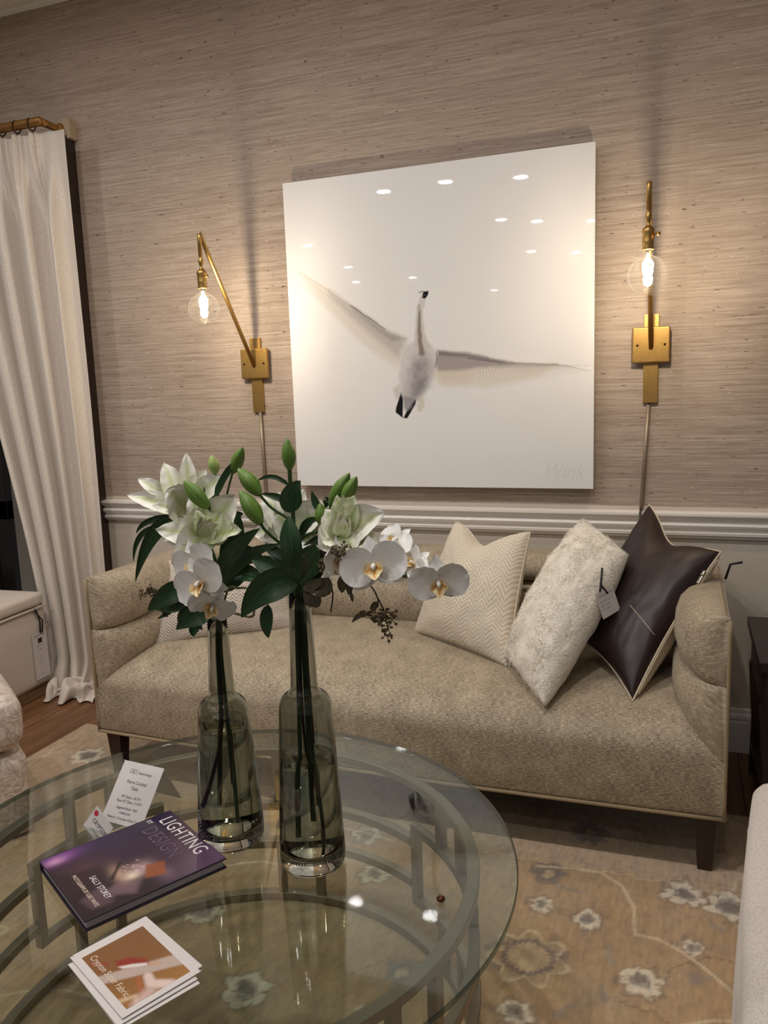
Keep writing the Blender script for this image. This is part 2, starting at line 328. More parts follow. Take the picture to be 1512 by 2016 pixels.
def painted(name, mtx, w, h, nx, ny, colr_fn, mat, parent=None, extra=None):
    gx, gy = np.meshgrid(np.linspace(0, w, nx+1), np.linspace(0, h, ny+1)); P = np.stack([gx.ravel(), gy.ravel()], 1)
    V = np.concatenate([P, np.zeros((len(P), 1))], 1) @ np.array(mtx.to_3x3()).T + np.array(mtx.translation)
    a = (np.arange(ny)[:, None]*(nx+1)+np.arange(nx)[None]).ravel(); F = np.stack([a, a+1, a+nx+2, a+nx+1], 1)
    me = bpy.data.meshes.new(name); me.vertices.add(len(V)); me.vertices.foreach_set('co', V.ravel())
    me.loops.add(F.size); me.loops.foreach_set('vertex_index', F.ravel().astype(np.int32)); me.polygons.add(len(F)); me.polygons.foreach_set('loop_start', np.arange(0, F.size, 4, dtype=np.int32))
    me.update(calc_edges=True); me.validate()
    colr = colr_fn(P); ca = me.color_attributes.new('paint', 'FLOAT_COLOR', 'POINT'); ca.data.foreach_set('color', np.concatenate([colr, np.ones((len(colr), 1))], 1).ravel().astype(np.float32))
    me.materials.append(MAT[mat]); o = bpy.data.objects.new(name, me); COL.objects.link(o)
    if parent: o.parent = parent; o.matrix_parent_inverse = inv(parent)
    return o
# ================================================================== THE SETTING
XL, XR, YN = -7.0, 3.2, -14.0
DOOR_L, DOOR_R, DOOR_T = -4.05, -2.665, 2.50
m = MB(); m.box((DOOR_R, 0, .93), (XR, .12, CEIL)); m.box((XL, 0, .93), (DOOR_L, .12, CEIL)); m.box((DOOR_L, 0, DOOR_T), (DOOR_R, .12, CEIL))
wall = struct(emit('wall_back', m, 'grass'))
m = MB(); m.box((DOOR_R, 0, 0), (XR, .12, .93)); m.box((XL, 0, 0), (DOOR_L, .12, .93))
struct(emit('wainscot', m, 'wain', wall))
def profile_run(name, prof, x0, x1, mat, kindparent=None, segs=1):
    mb = MB(); n = len(prof)
    mb.add([(x0, -d, z) for d, z in prof]+[(x1, -d, z) for d, z in prof], [(i, i+1, n+i+1, n+i) for i in range(n-1)]+[tuple(range(n)), tuple(reversed(range(n, 2*n)))])
    return struct(emit(name, mb, mat, kindparent))
rail = [(0, .815), (.012, .815), (.014, .824), (.024, .828), (.026, .838), (.018, .842), (.018, .848), (.030, .856), (.034, .866), (.030, .874), (.022, .876), (.022, .882), (.036, .890), (.044, .902), (.044, .910), (0, .914)]
profile_run('trim_1', rail, DOOR_R, XR, 'trim')
base = [(0, 0), (.018, 0), (.018, .118), (.014, .124), (.014, .130), (.022, .134), (.020, .146), (.012, .154), (.010, .166), (0, .170)]
profile_run('baseboard_back', base, DOOR_R, XR, 'trim')
crown = [(0, CEIL-.022), (.006, CEIL-.022), (.010, CEIL-.014), (.018, CEIL-.008), (.022, CEIL-.001), (0, CEIL-.001)]
profile_run('trim_2', crown, XL, XR, 'ceil')
m = MB(); m.box((XL, YN, CEIL), (XR, .12, CEIL+.1)); ceil = struct(emit('ceiling', m, 'ceil'))
def ring_mb(r0, r1, z0, z1, c, n=24):
    return MB().lathe([(r0, z0), (r1, z0), (r1, z1), (r0, z1), (r0, z0)], c, n)
for (x, y, k) in DOWNLIGHTS_AND_FILL:  # the fill row added over the camera gets the same trim and lens
    near = y > -3; r = .053 if near else .062
    tr = emit('downlight', ring_mb(r, r+.014, -.006, .0, (x, y, CEIL), 24), 'ceil', ceil, True)
    emit('lens', MB().lathe([(.0001, -.004), (r, -.004)], (x, y, CEIL), 20), 'lens_near' if near else 'lens_far', tr)
# floor: sub floor and planks where the rug leaves them bare
m = MB(); m.box((XL, YN, -.12), (XR, .12, -.012)); floor = struct(emit('floor', m, 'subfloor'))
pw = .11
def plank(x0, x1, y0, y1):
    mb = MB().box((x0+.0008, y0+.0008, -.011), (x1-.0008, y1-.0008, 0)); emit('plank', mb, random.choice(MAT['planks']), floor, bevel=.0012, seg=1)
nx0 = int((-4.4)/pw)
for i in range(nx0, int(2.6/pw)):
    x0 = i*pw; left = x0 < -2.2
    y = (-3.3 if left or x0 > 1.1 else -.50)-random.random()*.5
    while y < .0:
        L = .7+random.random()*.7; y1 = min(y+L, .0)
        if y1-y > .05: plank(x0, x0+pw, y, y1)
        y = y1
# door behind the curtain and the pale room beyond
m = MB()
dx0, dx1 = DOOR_L+.06, -3.205
m.box((dx0, -.03, .012), (dx0+.11, .012, 2.36)); m.box((dx1-.085, -.03, .012), (dx1, .012, 2.36)); m.box((dx0, -.03, 2.24), (dx1, .012, 2.36)); m.box((dx0, -.03, .80), (dx1, .012, .90)); m.box((dx0, -.03, .012), (dx1, .012, .22))
door = struct(emit('door_1', m, 'black', bevel=.004))
emit('pane', MB().box((dx0+.1, -.012, .89), (dx1-.08, -.006, 2.25)), 'pane', door)
emit('panel', MB().box((dx0+.1, -.016, .21), (dx1-.08, .0, .81)), 'black', door, bevel=.006)
emit('panel_moulding', MB().tube([(dx0+.13, -.018, .25), (dx1-.105, -.018, .25), (dx1-.105, -.018, .77), (dx0+.13, -.018, .77)], .010, 8, closed=True), 'black', door)
m = MB(); m.box((DOOR_R-.03, -.06, 0), (DOOR_R+.06, 0.0, DOOR_T+.06)); m.box((DOOR_L-.05, -.05, 0), (DOOR_L+.03, 0, DOOR_T+.06)); m.box((DOOR_L, -.05, DOOR_T-.03), (DOOR_R, 0, DOOR_T+.06))
struct(emit('door_1_casing', m, 'dark', door, bevel=.004))
m = MB(); m.box((-5.2, 1.3, 0), (-2.2, 1.4, CEIL)); struct(emit('wall_beyond', m, 'wain'))
# ------------------------------------------------------------------ rug
RX0, RX1, RY0, RY1 = -2.39, 1.2, -3.0, -.514
TAN, CREAM, GREY, MAUVE, RUST, DKG = (186, 157, 120), (216, 203, 180), (150, 140, 130), (152, 134, 128), (170, 130, 100), (120, 110, 105)
def rug_paint(Q):
    P = Q+np.array([RX0, RY0]); n = len(P); c = np.tile(lin(TAN), (n, 1)); J = np.stack([ngrid(P, 34, 1), ngrid(P, 34, 2)], 1)-.5; J2 = np.stack([ngrid(P, 110, 41), ngrid(P, 110, 42)], 1)-.5; P2 = P+J*.022+J2*.012
    over(c, ngrid(P, 5, 3)*.5, (172, 138, 102)); over(c, np.clip(ngrid(P, 9, 4)*1.6-.8, 0, 1)*.5, (194, 172, 144)); over(c, np.clip(ngrid(P2, 16, 43)*2.2-1.3, 0, 1)*.45, (150, 132, 118))
    bd = np.minimum.reduce([P2[:, 0]-RX0, RX1-P2[:, 0], P2[:, 1]-RY0, RY1-P2[:, 1]])
    over(c, np.clip((.43-bd)/.02, 0, 1)*.75, (196, 172, 146))
    over(c, np.clip(1-abs(bd-.43)/.006, 0, 1)*.7, (216, 198, 168)); over(c, np.clip(1-abs(bd-.40)/.008, 0, 1)*.4, MAUVE); over(c, np.clip(1-abs(bd-.05)/.008, 0, 1)*.5, (220, 204, 176)); over(c, np.clip(1-abs(bd-.12)/.006, 0, 1)*.4, DKG)
    def flower(x, y, r, k, ca, cb, cc, al=.75, ph=0.0):
        d = P2-np.array([x, y]); rad = np.hypot(d[:, 0], d[:, 1]); th = np.arctan2(d[:, 1], d[:, 0])
        lobes = r*(.72+.28*np.abs(np.cos(k*th/2+ph))); over(c, np.clip((lobes-rad)/.010, 0, 1)*al, ca)
        over(c, np.clip(1-abs(rad-lobes)/.008, 0, 1)*al*.6, cb); over(c, np.clip((r*.42-rad)/.008, 0, 1)*al, cc); over(c, np.clip(1-abs(rad-r*.42)/.006, 0, 1)*al*.8, DKG)
    def rosette(x, y, r):
        d = P+J*.008-np.array([x, y]); rad = np.hypot(d[:, 0], d[:, 1]); th = np.arctan2(d[:, 1], d[:, 0])
        over(c, np.clip((r*2.0-rad)/.03, 0, 1)*np.clip(ngrid(P, 22, 9)*2.6-1.2, 0, 1)*.8, DKG)
        out = r*(1.12+.62*np.abs(np.cos(3.5*th+.6))**1.3); over(c, np.clip((out-rad)/.008, 0, 1)*.75, (184, 160, 126)); over(c, np.clip(1-abs(rad-out)/.009, 0, 1)*.8, (222, 202, 164))
        over(c, np.clip((r-rad)/.006, 0, 1)*.9, (192, 168, 132)); over(c, np.clip(1-abs(rad-r-.004*np.cos(22*th))/.010, 0, 1)*.9, (118, 104, 108)); over(c, np.clip((r*.5-rad)/.03, 0, 1)*.6, (146, 132, 106))
    def leafs(x, y, a, L, w, col_, al=.6):
        e = np.array([math.cos(a), math.sin(a)]); stroke(P2, c, [np.array([x, y])-e*L/2, np.array([x, y]), np.array([x, y])+e*L/2], w, w*.4, col_, al, .5)
    rosette(-.328, -1.356, .058); rosette(-.93, -2.05, .075); rosette(-1.75, -1.75, .065)
    kc = 0
    for (x, y, r, k) in [(-.332, -1.147, .040, 7), (-.203, -1.172, .048, 5), (-.065, -1.358, .055, 8), (-.331, -.996, .055, 6), (-.325, -1.541, .045, 6), (.029, -.985, .062, 8), (.147, -1.009, .07, 6), (-.242, -.751, .06, 9), (.05, -1.20, .035, 6),
                         (-2.17, -.765, .075, 8), (-1.52, -1.2, .06, 7), (-1.19, -1.04, .07, 8), (-.91, -.97, .055, 6), (-.81, -1.15, .05, 7), (-.94, -1.67, .06, 6), (-1.55, -.75, .07, 8), (-.75, -.76, .07, 8), (-1.15, -.74, .05, 6), (-2.1, -1.3, .06, 7), (-.60, -1.5, .05, 6), (-1.2, -1.45, .06, 8), (-1.45, -2.0, .07, 6), (-.62, -1.9, .05, 6), (.2, -1.6, .06, 7), (-1.1, -2.3, .06, 7)]:
        cr = .2 if kc % 4 == 3 else .8; kc += 1; flower(x, y, r, k, (226, 213, 190) if cr > .4 else (134, 124, 116), (120, 104, 100), (134, 122, 114) if cr > .4 else (196, 172, 134), .95, kc*.7)
    for (x, y, a) in [(-.146, -1.283, 1.8), (-.144, -1.418, 1.6), (-.27, -1.06, .2), (.08, -1.3, .5), (-.22, -1.5, .9), (.1, -1.09, 2.4)]: leafs(x, y, a, .06, .018, GREY)
    r = np.random.default_rng(5)
    for i in range(90): leafs(RX0+r.random()*(RX1-RX0), RY0+r.random()*(RY1-RY0), r.random()*PI, .03+.05*r.random(), .008+.010*r.random(), [GREY, CREAM, MAUVE, RUST, DKG][i % 5], .65)
    for i in range(26):
        x, y, a = RX0+r.random()*(RX1-RX0), RY0+r.random()*(RY1-RY0), r.random()*6.28; stroke(P2, c, [(x+.05*k*math.cos(a+.25*k), y+.05*k*math.sin(a+.25*k)) for k in range(5)], .004, .003, (128, 98, 70), .6, .6)
    line = [(-.37, -.975), (-.272, -.957), (-.192, -.953), (-.13, -1.0), (-.094, -1.085), (-.086, -1.193), (-.03, -1.195), (.029, -1.225), (.09, -1.28), (.148, -1.343), (.25, -1.42)]
    for mx in (1, -1):
        pts = [(x if mx == 1 else -1.19-x, y) for x, y in line]; stroke(P, c, pts, .0065, .0065, (222, 202, 168), .85, .6)
    stroke(P, c, [(.02, -1.47), (.09, -1.43), (.2, -1.40)], .006, .006, (222, 202, 168), .8, .6)
    for mx, my in ((-.6, -1.95), (-1.3, -2.0)): stroke(P, c, [(mx+.25*math.cos(a/8), my+.2*math.sin(a/8)) for a in range(0, 30)], .006, .006, (214, 196, 164), .6, .6)
    over(c, np.clip(ngrid(P2, 45, 44)*2.5-1.5, 0, 1)*.35, (140, 120, 100)); str_ = ngrid(P*np.array([1, .18]), 190, 7); c *= (.86+.28*str_)[:, None]; c *= (.93+.14*ngrid(P, 120, 8))[:, None]
    return np.clip(c, 0, 1)
rug = painted('rug', frame(Vector((RX0, RY0, .012)), (1, 0, 0), (0, 1, 0)), RX1-RX0, RY1-RY0, 600, 415, rug_paint, 'rug')
tag(rug, 'faded tan and grey floral wool rug under the sofa and glass table', 'rug')
m = MB(); m.box((RX0, RY0, 0.0005), (RX1, RY1, .0115)); emit('backing', m, plain('rug_backing', (150, 126, 98), .95, .2, 200), rug)
# ================================================================== SOFA
X0, X1, YF, YB = -2.005, .135, -.875, -.045
SB, ST, RC = .187, .768, .20
def plan():                                                                     # outline of the arms and back, from left front to right front
    p = []
    for i in range(12): p.append((X0, lerp(YF, YB-RC, i/11)))
    for i in range(1, 10): a = PI-PI/2*i/10; p.append((X0+RC+RC*math.cos(a), YB-RC+RC*math.sin(a)))
    for i in range(25): p.append((lerp(X0+RC, X1-RC, i/24), YB))
    for i in range(1, 10): a = PI/2-PI/2*i/10; p.append((X1-RC+RC*math.cos(a), YB-RC+RC*math.sin(a)))
    for i in range(12): p.append((X1, lerp(YB-RC, YF, i/11)))
    return [Vector((a, b, 0)) for a, b in p]
PL = plan()
def resample(pts, n):
    d = [0]
    for a, b in zip(pts, pts[1:]): d.append(d[-1]+(b-a).length)
    out = []
    for i in range(n+1):
        s = d[-1]*i/n; k = 0
        while k < len(d)-2 and d[k+1] < s: k += 1
        t_ = (s-d[k])/max(1e-9, d[k+1]-d[k]); out.append(pts[k].lerp(pts[k+1], t_))
    return out, d[-1]
# finer at the ends
fine = []
base_p, LT = resample(PL, 400)
sset = sorted(set([round(LT*i/90, 4) for i in range(91)] + [round(.30*(i/14)**1.6, 4) for i in range(15)] + [round(LT-.30*(i/14)**1.6, 4) for i in range(15)]))
def pat(s):
    f = s/LT*400; i = min(399, int(f)); p = base_p[i].lerp(base_p[i+1], f-i)
    a = base_p[max(0, i-3)]; b = base_p[min(400, i+4)]; t_ = (b-a).normalized(); return p, Vector((t_.y, -t_.x, 0))
def seat_z(y):
    q = min(1, max(0, (y-YF)/.30)); return .352+.125*math.sqrt(max(0, 1-(1-q)**2)) - .02*smooth01((y+.25)/.2)
sofa = thing('sofa', 'gold-taupe tweed sofa with rolled channel back against the wall', 'sofa', ((X0+X1)/2, (YF+YB)/2, 0))
def T_of(s):
    q = min(1, min(s, LT-s)/.22); back = smooth01((min(s, LT-s)-.5)/.3)
    return .022+(.128+.05*back)*math.sqrt(max(0, 1-(1-q)**2))
def lv(s): q = min(s, LT-s); return smooth01(q/.75)
def roll(name, which):
    mb = MB(); rows = []
    for s in sset:
        p, nn = pat(s); T_ = T_of(s); y_in = p.y+nn.y*T_*.6
        z1 = lerp(.572, .668, lv(s))+.0; z0 = seat_z(p.y + (nn*T_*.5).y)-.03
        if which == 'low': prof = [(.35, 0), (.62, .02), (.80, .10), (.93, .26), (1.0, .5), (.97, .74), (.88, .90), (.74, .985), (.55, 1.0), (.30, .99)]; za, zb = z0, z1
        else: prof = [(.30, .02), (.56, 0), (.76, .02), (.90, .14), (.97, .36), (.95, .60), (.86, .82), (.70, .95), (.5, 1.0), (.28, 1.0), (.10, .975), (.02, .93)]; za, zb = z1, ST
        w = .006*nz3((s*2.3, 3.1, which == 'low'), 1.0)
        rows.append([p+nn*(T_*d+w*d)+Vector((0, 0, lerp(za, zb, h))) for d, h in prof])
    k = len(rows[0]); vs = [v for r in rows for v in r]; uvs = []
    for s, r in zip(sset, rows):
        acc = 0
        for i, v in enumerate(r):
            if i: acc += (v-r[i-1]).length
            uvs.append((s, acc+(0 if which == 'low' else .37)))
    fs = [(i*k+j, (i+1)*k+j, (i+1)*k+j+1, i*k+j+1) for i in range(len(rows)-1) for j in range(k-1)]
    fs += [tuple(range(k)), tuple(reversed(range((len(rows)-1)*k, len(rows)*k)))]
    mb.add(vs, fs, uvs); return emit(name, mb, 'sofa', sofa, True)
roll('lower_roll', 'low'); roll('upper_roll', 'up')
mb = MB(); vs, uvs, fs = [], [], []
for s in sset:
    p, nn = pat(s)
    for d, z in ((.018, SB), (0, SB), (0, ST-.035), (.012, ST-.012), (.03, ST-.02)): vs.append(p+nn*d+Vector((0, 0, z))); uvs.append((s, z+d))
for i in range(len(sset)-1):
    for j in range(4): fs.append((i*5+j, i*5+j+1, (i+1)*5+j+1, (i+1)*5+j))
mb.add(vs, fs, uvs); emit('outer_panel', mb, 'sofa', sofa, True)
# seat: one upholstered piece that rolls over from the front face
sy = [YF+.0]*1; prof = [(YF+.03, SB), (YF+.004, SB+.0), (YF, SB+.012), (YF-.004, .27), (YF-.002, .33)]
for i in range(0, 15): y = YF+.30*(i/14)**2; prof.append((y, seat_z(y)))
for y in (-.50, -.40, -.30, -.22, -.14, -.08): prof.append((y, seat_z(y)))
mb = MB(); nxs = 60; acc = [0]
for a, b in zip(prof, prof[1:]): acc.append(acc[-1]+math.hypot(b[0]-a[0], b[1]-a[1]))
vs, uvs, fs = [], [], []
for i in range(nxs+1):
    u = i/nxs; x = lerp(X0+.006, X1-.006, u); crown_ = .012*math.sin(PI*u)
    for (y, z), l in zip(prof, acc):
        k = smooth01((z-.3)/.15); w = .004*nz3((x*2.5, y*3, 1.7))*k
        vs.append((x, y - .022*math.sin(PI*u)*(1-smooth01((y-YF)/.3)), z+crown_*k+w)); uvs.append((x, l))
n = len(prof)
for i in range(nxs):
    for j in range(n-1): fs.append((i*n+j, (i+1)*n+j, (i+1)*n+j+1, i*n+j+1))
fs += [tuple(reversed(range(n))), tuple(range(nxs*n, (nxs+1)*n))]
mb.add(vs, fs, uvs); emit('seat', mb, 'sofa', sofa, True)
mb = MB().box((X0+.01, YF+.02, SB-.012), (X1-.01, YB-.005, SB+.02)); emit('underside', mb, MAT['black'], sofa)
def welt(pts, r=.0055): emit('welt', MB().tube(pts, r, 7), 'welt', sofa, True)
welt([(lerp(X0, X1, i/30), YF-.002-.022*math.sin(PI*i/30), SB-.001) for i in range(31)])
for xx, sg in ((X0, 1), (X1, -1)):
    welt([(xx+sg*.004, YF-.002, SB+.58*i/12*.985) for i in range(13)]); welt([(xx, lerp(YF, YB-RC, i/8), SB) for i in range(9)])
    welt([(xx+sg*.010+sg*.006*smooth01(i/2), YF+.008*i, ST-.010+.004*smooth01(i/3)) for i in range(4)] + [(xx+sg*.016, lerp(YF+.03, YB-RC, i/9), ST-.007) for i in range(10)])
def leg(x, y, sx, sy_, zb):
    mb = MB(); a, b = .030, .019
    vs = [(x+dx*b+sx*.004, y+dy*b+sy_*.004, zb) for dx, dy in ((-1, -1), (1, -1), (1, 1), (-1, 1))]+[(x+dx*a, y+dy*a, SB) for dx, dy in ((-1, -1), (1, -1), (1, 1), (-1, 1))]
    mb.add(vs, [(3, 2, 1, 0), (4, 5, 6, 7)]+[(i, (i+1) % 4, 4+(i+1) % 4, 4+i) for i in range(4)]); emit('leg', mb, 'leg', sofa, bevel=.002)
for x, y, zb in ((X1-.050, YF+.038, .0125), (X0+.055, YF+.038, .0125), (X1-.05, YB-.06, .0005), (X0+.05, YB-.06, .0005)): leg(x, y, 0, 0, zb)
# ================================================================== PILLOWS
def pillow(parent, name, mats, TL, TR, BR, BL, thick, pinch=.07, chop=0.0, wr=.006, seed=0, n=44, facing=None, piping=None, front_k=.55):
    TL, TR, BR, BL = map(Vector, (TL, TR, BR, BL)); nrm = ((TR-TL)+(BR-BL)).cross((TL-BL)+(TR-BR)).normalized()
    w = ((TR-TL).length+(BR-BL).length)/2; h = ((TL-BL).length+(TR-BR).length)/2
    def base_(u, v):
        uu = u*(1-pinch*(1-v*v)); vv = v*(1-pinch*(1-u*u))
        p = BL.lerp(BR, (uu+1)/2).lerp(TL.lerp(TR, (uu+1)/2), (vv+1)/2)
        if chop and v > -1: p = p + (BL-TL).normalized()*(chop*math.exp(-(u*2.0)**2)*max(0, (v+.2)/1.2)**3)
        return p
    def side(sg):
        def fn(a, b):
            u, v = a*2-1, b*2-1; u = math.copysign(abs(u)**.85, u); v = math.copysign(abs(v)**.85, v)
            p = base_(u, v); e = max(0, (1-u*u)*(1-v*v)); k = e**.42
            d = thick*k*(front_k if sg > 0 else 1-front_k)
            if chop: d *= 1-.45*math.exp(-(u*3.2)**2)*max(0, v)**1.5
            wv = wr*(nz3((u*2.6+seed, v*2.6, sg*3), 1.0)*1.2+nz3((u*7+seed, v*5, sg*3), 1.0)*.6)*min(1, e*6)
            return p+nrm*sg*(d+wv)
        return fn
    uvf = lambda a, b: (w*a, h*b)
    objs = []
    if len(mats) == 1:
        mb = MB(); mb.grid(side(1), n, n, uvf=uvf); mb2 = MB(); mb2.grid(side(-1), n, n, uvf=uvf); mb.add(mb2.v, [tuple(reversed(f)) for f in mb2.f], mb2.uv)
        objs.append(emit(name[0], mb, mats[0], parent, True, weld=True))
    else:
        for sg, nm, mt in ((1, name[0], mats[0]), (-1, name[1], mats[1])):
            mb = MB(); mb.grid(side(sg), n, n, uvf=uvf)
            if sg < 0: mb.f = [tuple(reversed(f)) for f in mb.f]
            objs.append(emit(nm, mb, mt, parent, True))
    edge = [base_(-1+2*i/24, 1) for i in range(24)]+[base_(1, 1-2*i/24) for i in range(24)]+[base_(1-2*i/24, -1) for i in range(24)]+[base_(-1, -1+2*i/24) for i in range(24)]
    if piping: emit('piping', MB().tube(edge, piping[1], 6, closed=True), piping[0], parent, True)
    return objs, base_, side(1), nrm
p1 = thing('lumbar_pillow', 'long brown and ivory herringbone pillow leaning in the left corner of the sofa', 'pillow', (-1.66, -.5, .48), 'throw pillows on the sofa')
pillow(p1, ('cover',), ('lumbar',), onY(318, 1100, -.52), onY(566, 1112, -.29), onY(584, 1240, -.395), onY(299, 1276, -.685), .15, .05, 0, .004, 3, piping=('lumbar', .004))
p2 = thing('zigzag_pillow', 'cream zigzag pillow with two pointed ears, beside the furry pillow', 'pillow', (-.72, -.5, .48), 'throw pillows on the sofa')
pillow(p2, ('cover',), ('cream_chev',), onY(898, 1026, -.26), onY(1044, 1047, -.37), onZ(1003, 1318, .478), onZ(815, 1246, .482), .17, .06, .065, .007, 11, piping=('cream_chev', .003))
p3 = thing('fur_pillow', 'shaggy ivory fur pillow with a white hang tag, between zigzag and leather pillows', 'pillow', (-.36, -.6, .47), 'throw pillows on the sofa')
fT, fR, fB = onY(1150, 1022, -.24), onY(1238, 1092, -.47), onZ(1072, 1392, .452)
fL = fT+(fB-fR)*1.0
_, fbase, fside, fn_ = pillow(p3, ('cover',), ('fur',), fT, fR, fB, fL, .20, .0, 0, .010, 23, 60)
mb = MB(); r_ = random.Random(4)
for i in range(16000):
    a, b = r_.random(), r_.random(); p = Vector(fside(a, b)); q = Vector(fside(min(1, a+.01), b))-p; q2 = Vector(fside(a, min(1, b+.01)))-p
    if q.length < 1e-6 or q2.length < 1e-6: continue
    nn = q.cross(q2).normalized(); cl = noise.noise_vector(p*26)
    d = (nn*.5+cl*1.3+Vector((r_.uniform(-.3, .3), r_.uniform(-.3, .3), r_.uniform(-.6, .1)))).normalized(); sd = d.cross(nn).normalized() if d.cross(nn).length > 1e-4 else q.normalized()
    L = .003+.006*r_.random(); mb.add([p-sd*.0008, p+sd*.0008, p+d*L+nn*.0005], [(0, 1, 2)])
o = emit('fur', mb, 'fur', p3); o['kind'] = 'stuff'
p4 = thing('leather_pillow', 'dark brown leather pillow with cream back and zip, at the right end of the sofa', 'pillow', (-.05, -.5, .46), 'throw pillows on the sofa')
lT, lR, lB = onY(1279, 993, -.15), onY(1420, 1086, -.45), onZ(1246, 1380, .458)
lL = lT+(lB-lR)*1.0
_, lbase, lside, ln_ = pillow(p4, ('front_cover', 'back_cover'), ('leather', 'suede'), lT, lR, lB, lL, .22, .10, .05, .003, 31, 50, front_k=.36, piping=('suede', .0035))
zp = [lbase(1, 1-2*i/20)+ln_*-.006 for i in range(1, 20)]
emit('zip_tape', MB().tube(zp, .006, 6), 'suede', p4, True)
zc = lbase(.99, .62)+ln_*.004
zm = frame(zc, (lR-lB).cross(ln_).normalized(), (lR-lB).normalized())
zo = emit('zip_pull', MB().box((-.006, -.03, .002), (.006, .0, .005), zm).box((-.007, .0, 0), (.007, .018, .008), zm), 'zip', p4, bevel=.0015)
emit('panel_seam', MB().tube([lside(.62+.38*i/8-.0*i, .40-.02*i/8) for i in range(9)], .0011, 5), 'suede', p4, True)
# hang tag on the fur pillow
tp = [onY(x, y, -.62) for x, y in ((1172, 1167), (1215, 1160), (1222, 1190), (1178, 1213))]
def fit_front(px, py):                                                          # point of the fur face that this sight line meets
    d = Vector(ray(px, py)).normalized(); best = None
    for i in range(61):
        for j in range(61):
            p = Vector(fside(i/60, j/60)); e = ((p-Vector(CAM)).cross(d)).length
            if best is None or e < best[0]: best = (e, p)
    return best[1]-d*.012
a_, b_, c_ = fit_front(1170, 1168), fit_front(1221, 1156), fit_front(1178, 1215)
fm = frame(a_, b_-a_, a_-c_)
tw, th_ = .080, .086
tg = emit('hang_tag', MB().box((0, -th_, 0), (tw, 0, .0006), fm), 'paper', p3)
text('lettering', 'WESLEY HALL', .0115, fm @ T(.006, -.020, .0008), 'greyink', tg)
for k, s_ in enumerate(('FUR PILLOW - 20 X 20', 'FABRIC - IVORY', 'STYLE - SPECIAL')): text('lettering', s_, .0062, fm @ T(.006, -.036-.013*k, .0008), 'greyink', tg)
k1, k2 = fit_front(1187, 1118), fit_front(1184, 1152); k3 = fit_front(1196, 1168); k4 = fit_front(1181, 1166)
emit('ribbon', MB().tube([k1, k2, k3], .0035, 6).tube([k2, k4], .003, 6), 'ribbon', p3, True)
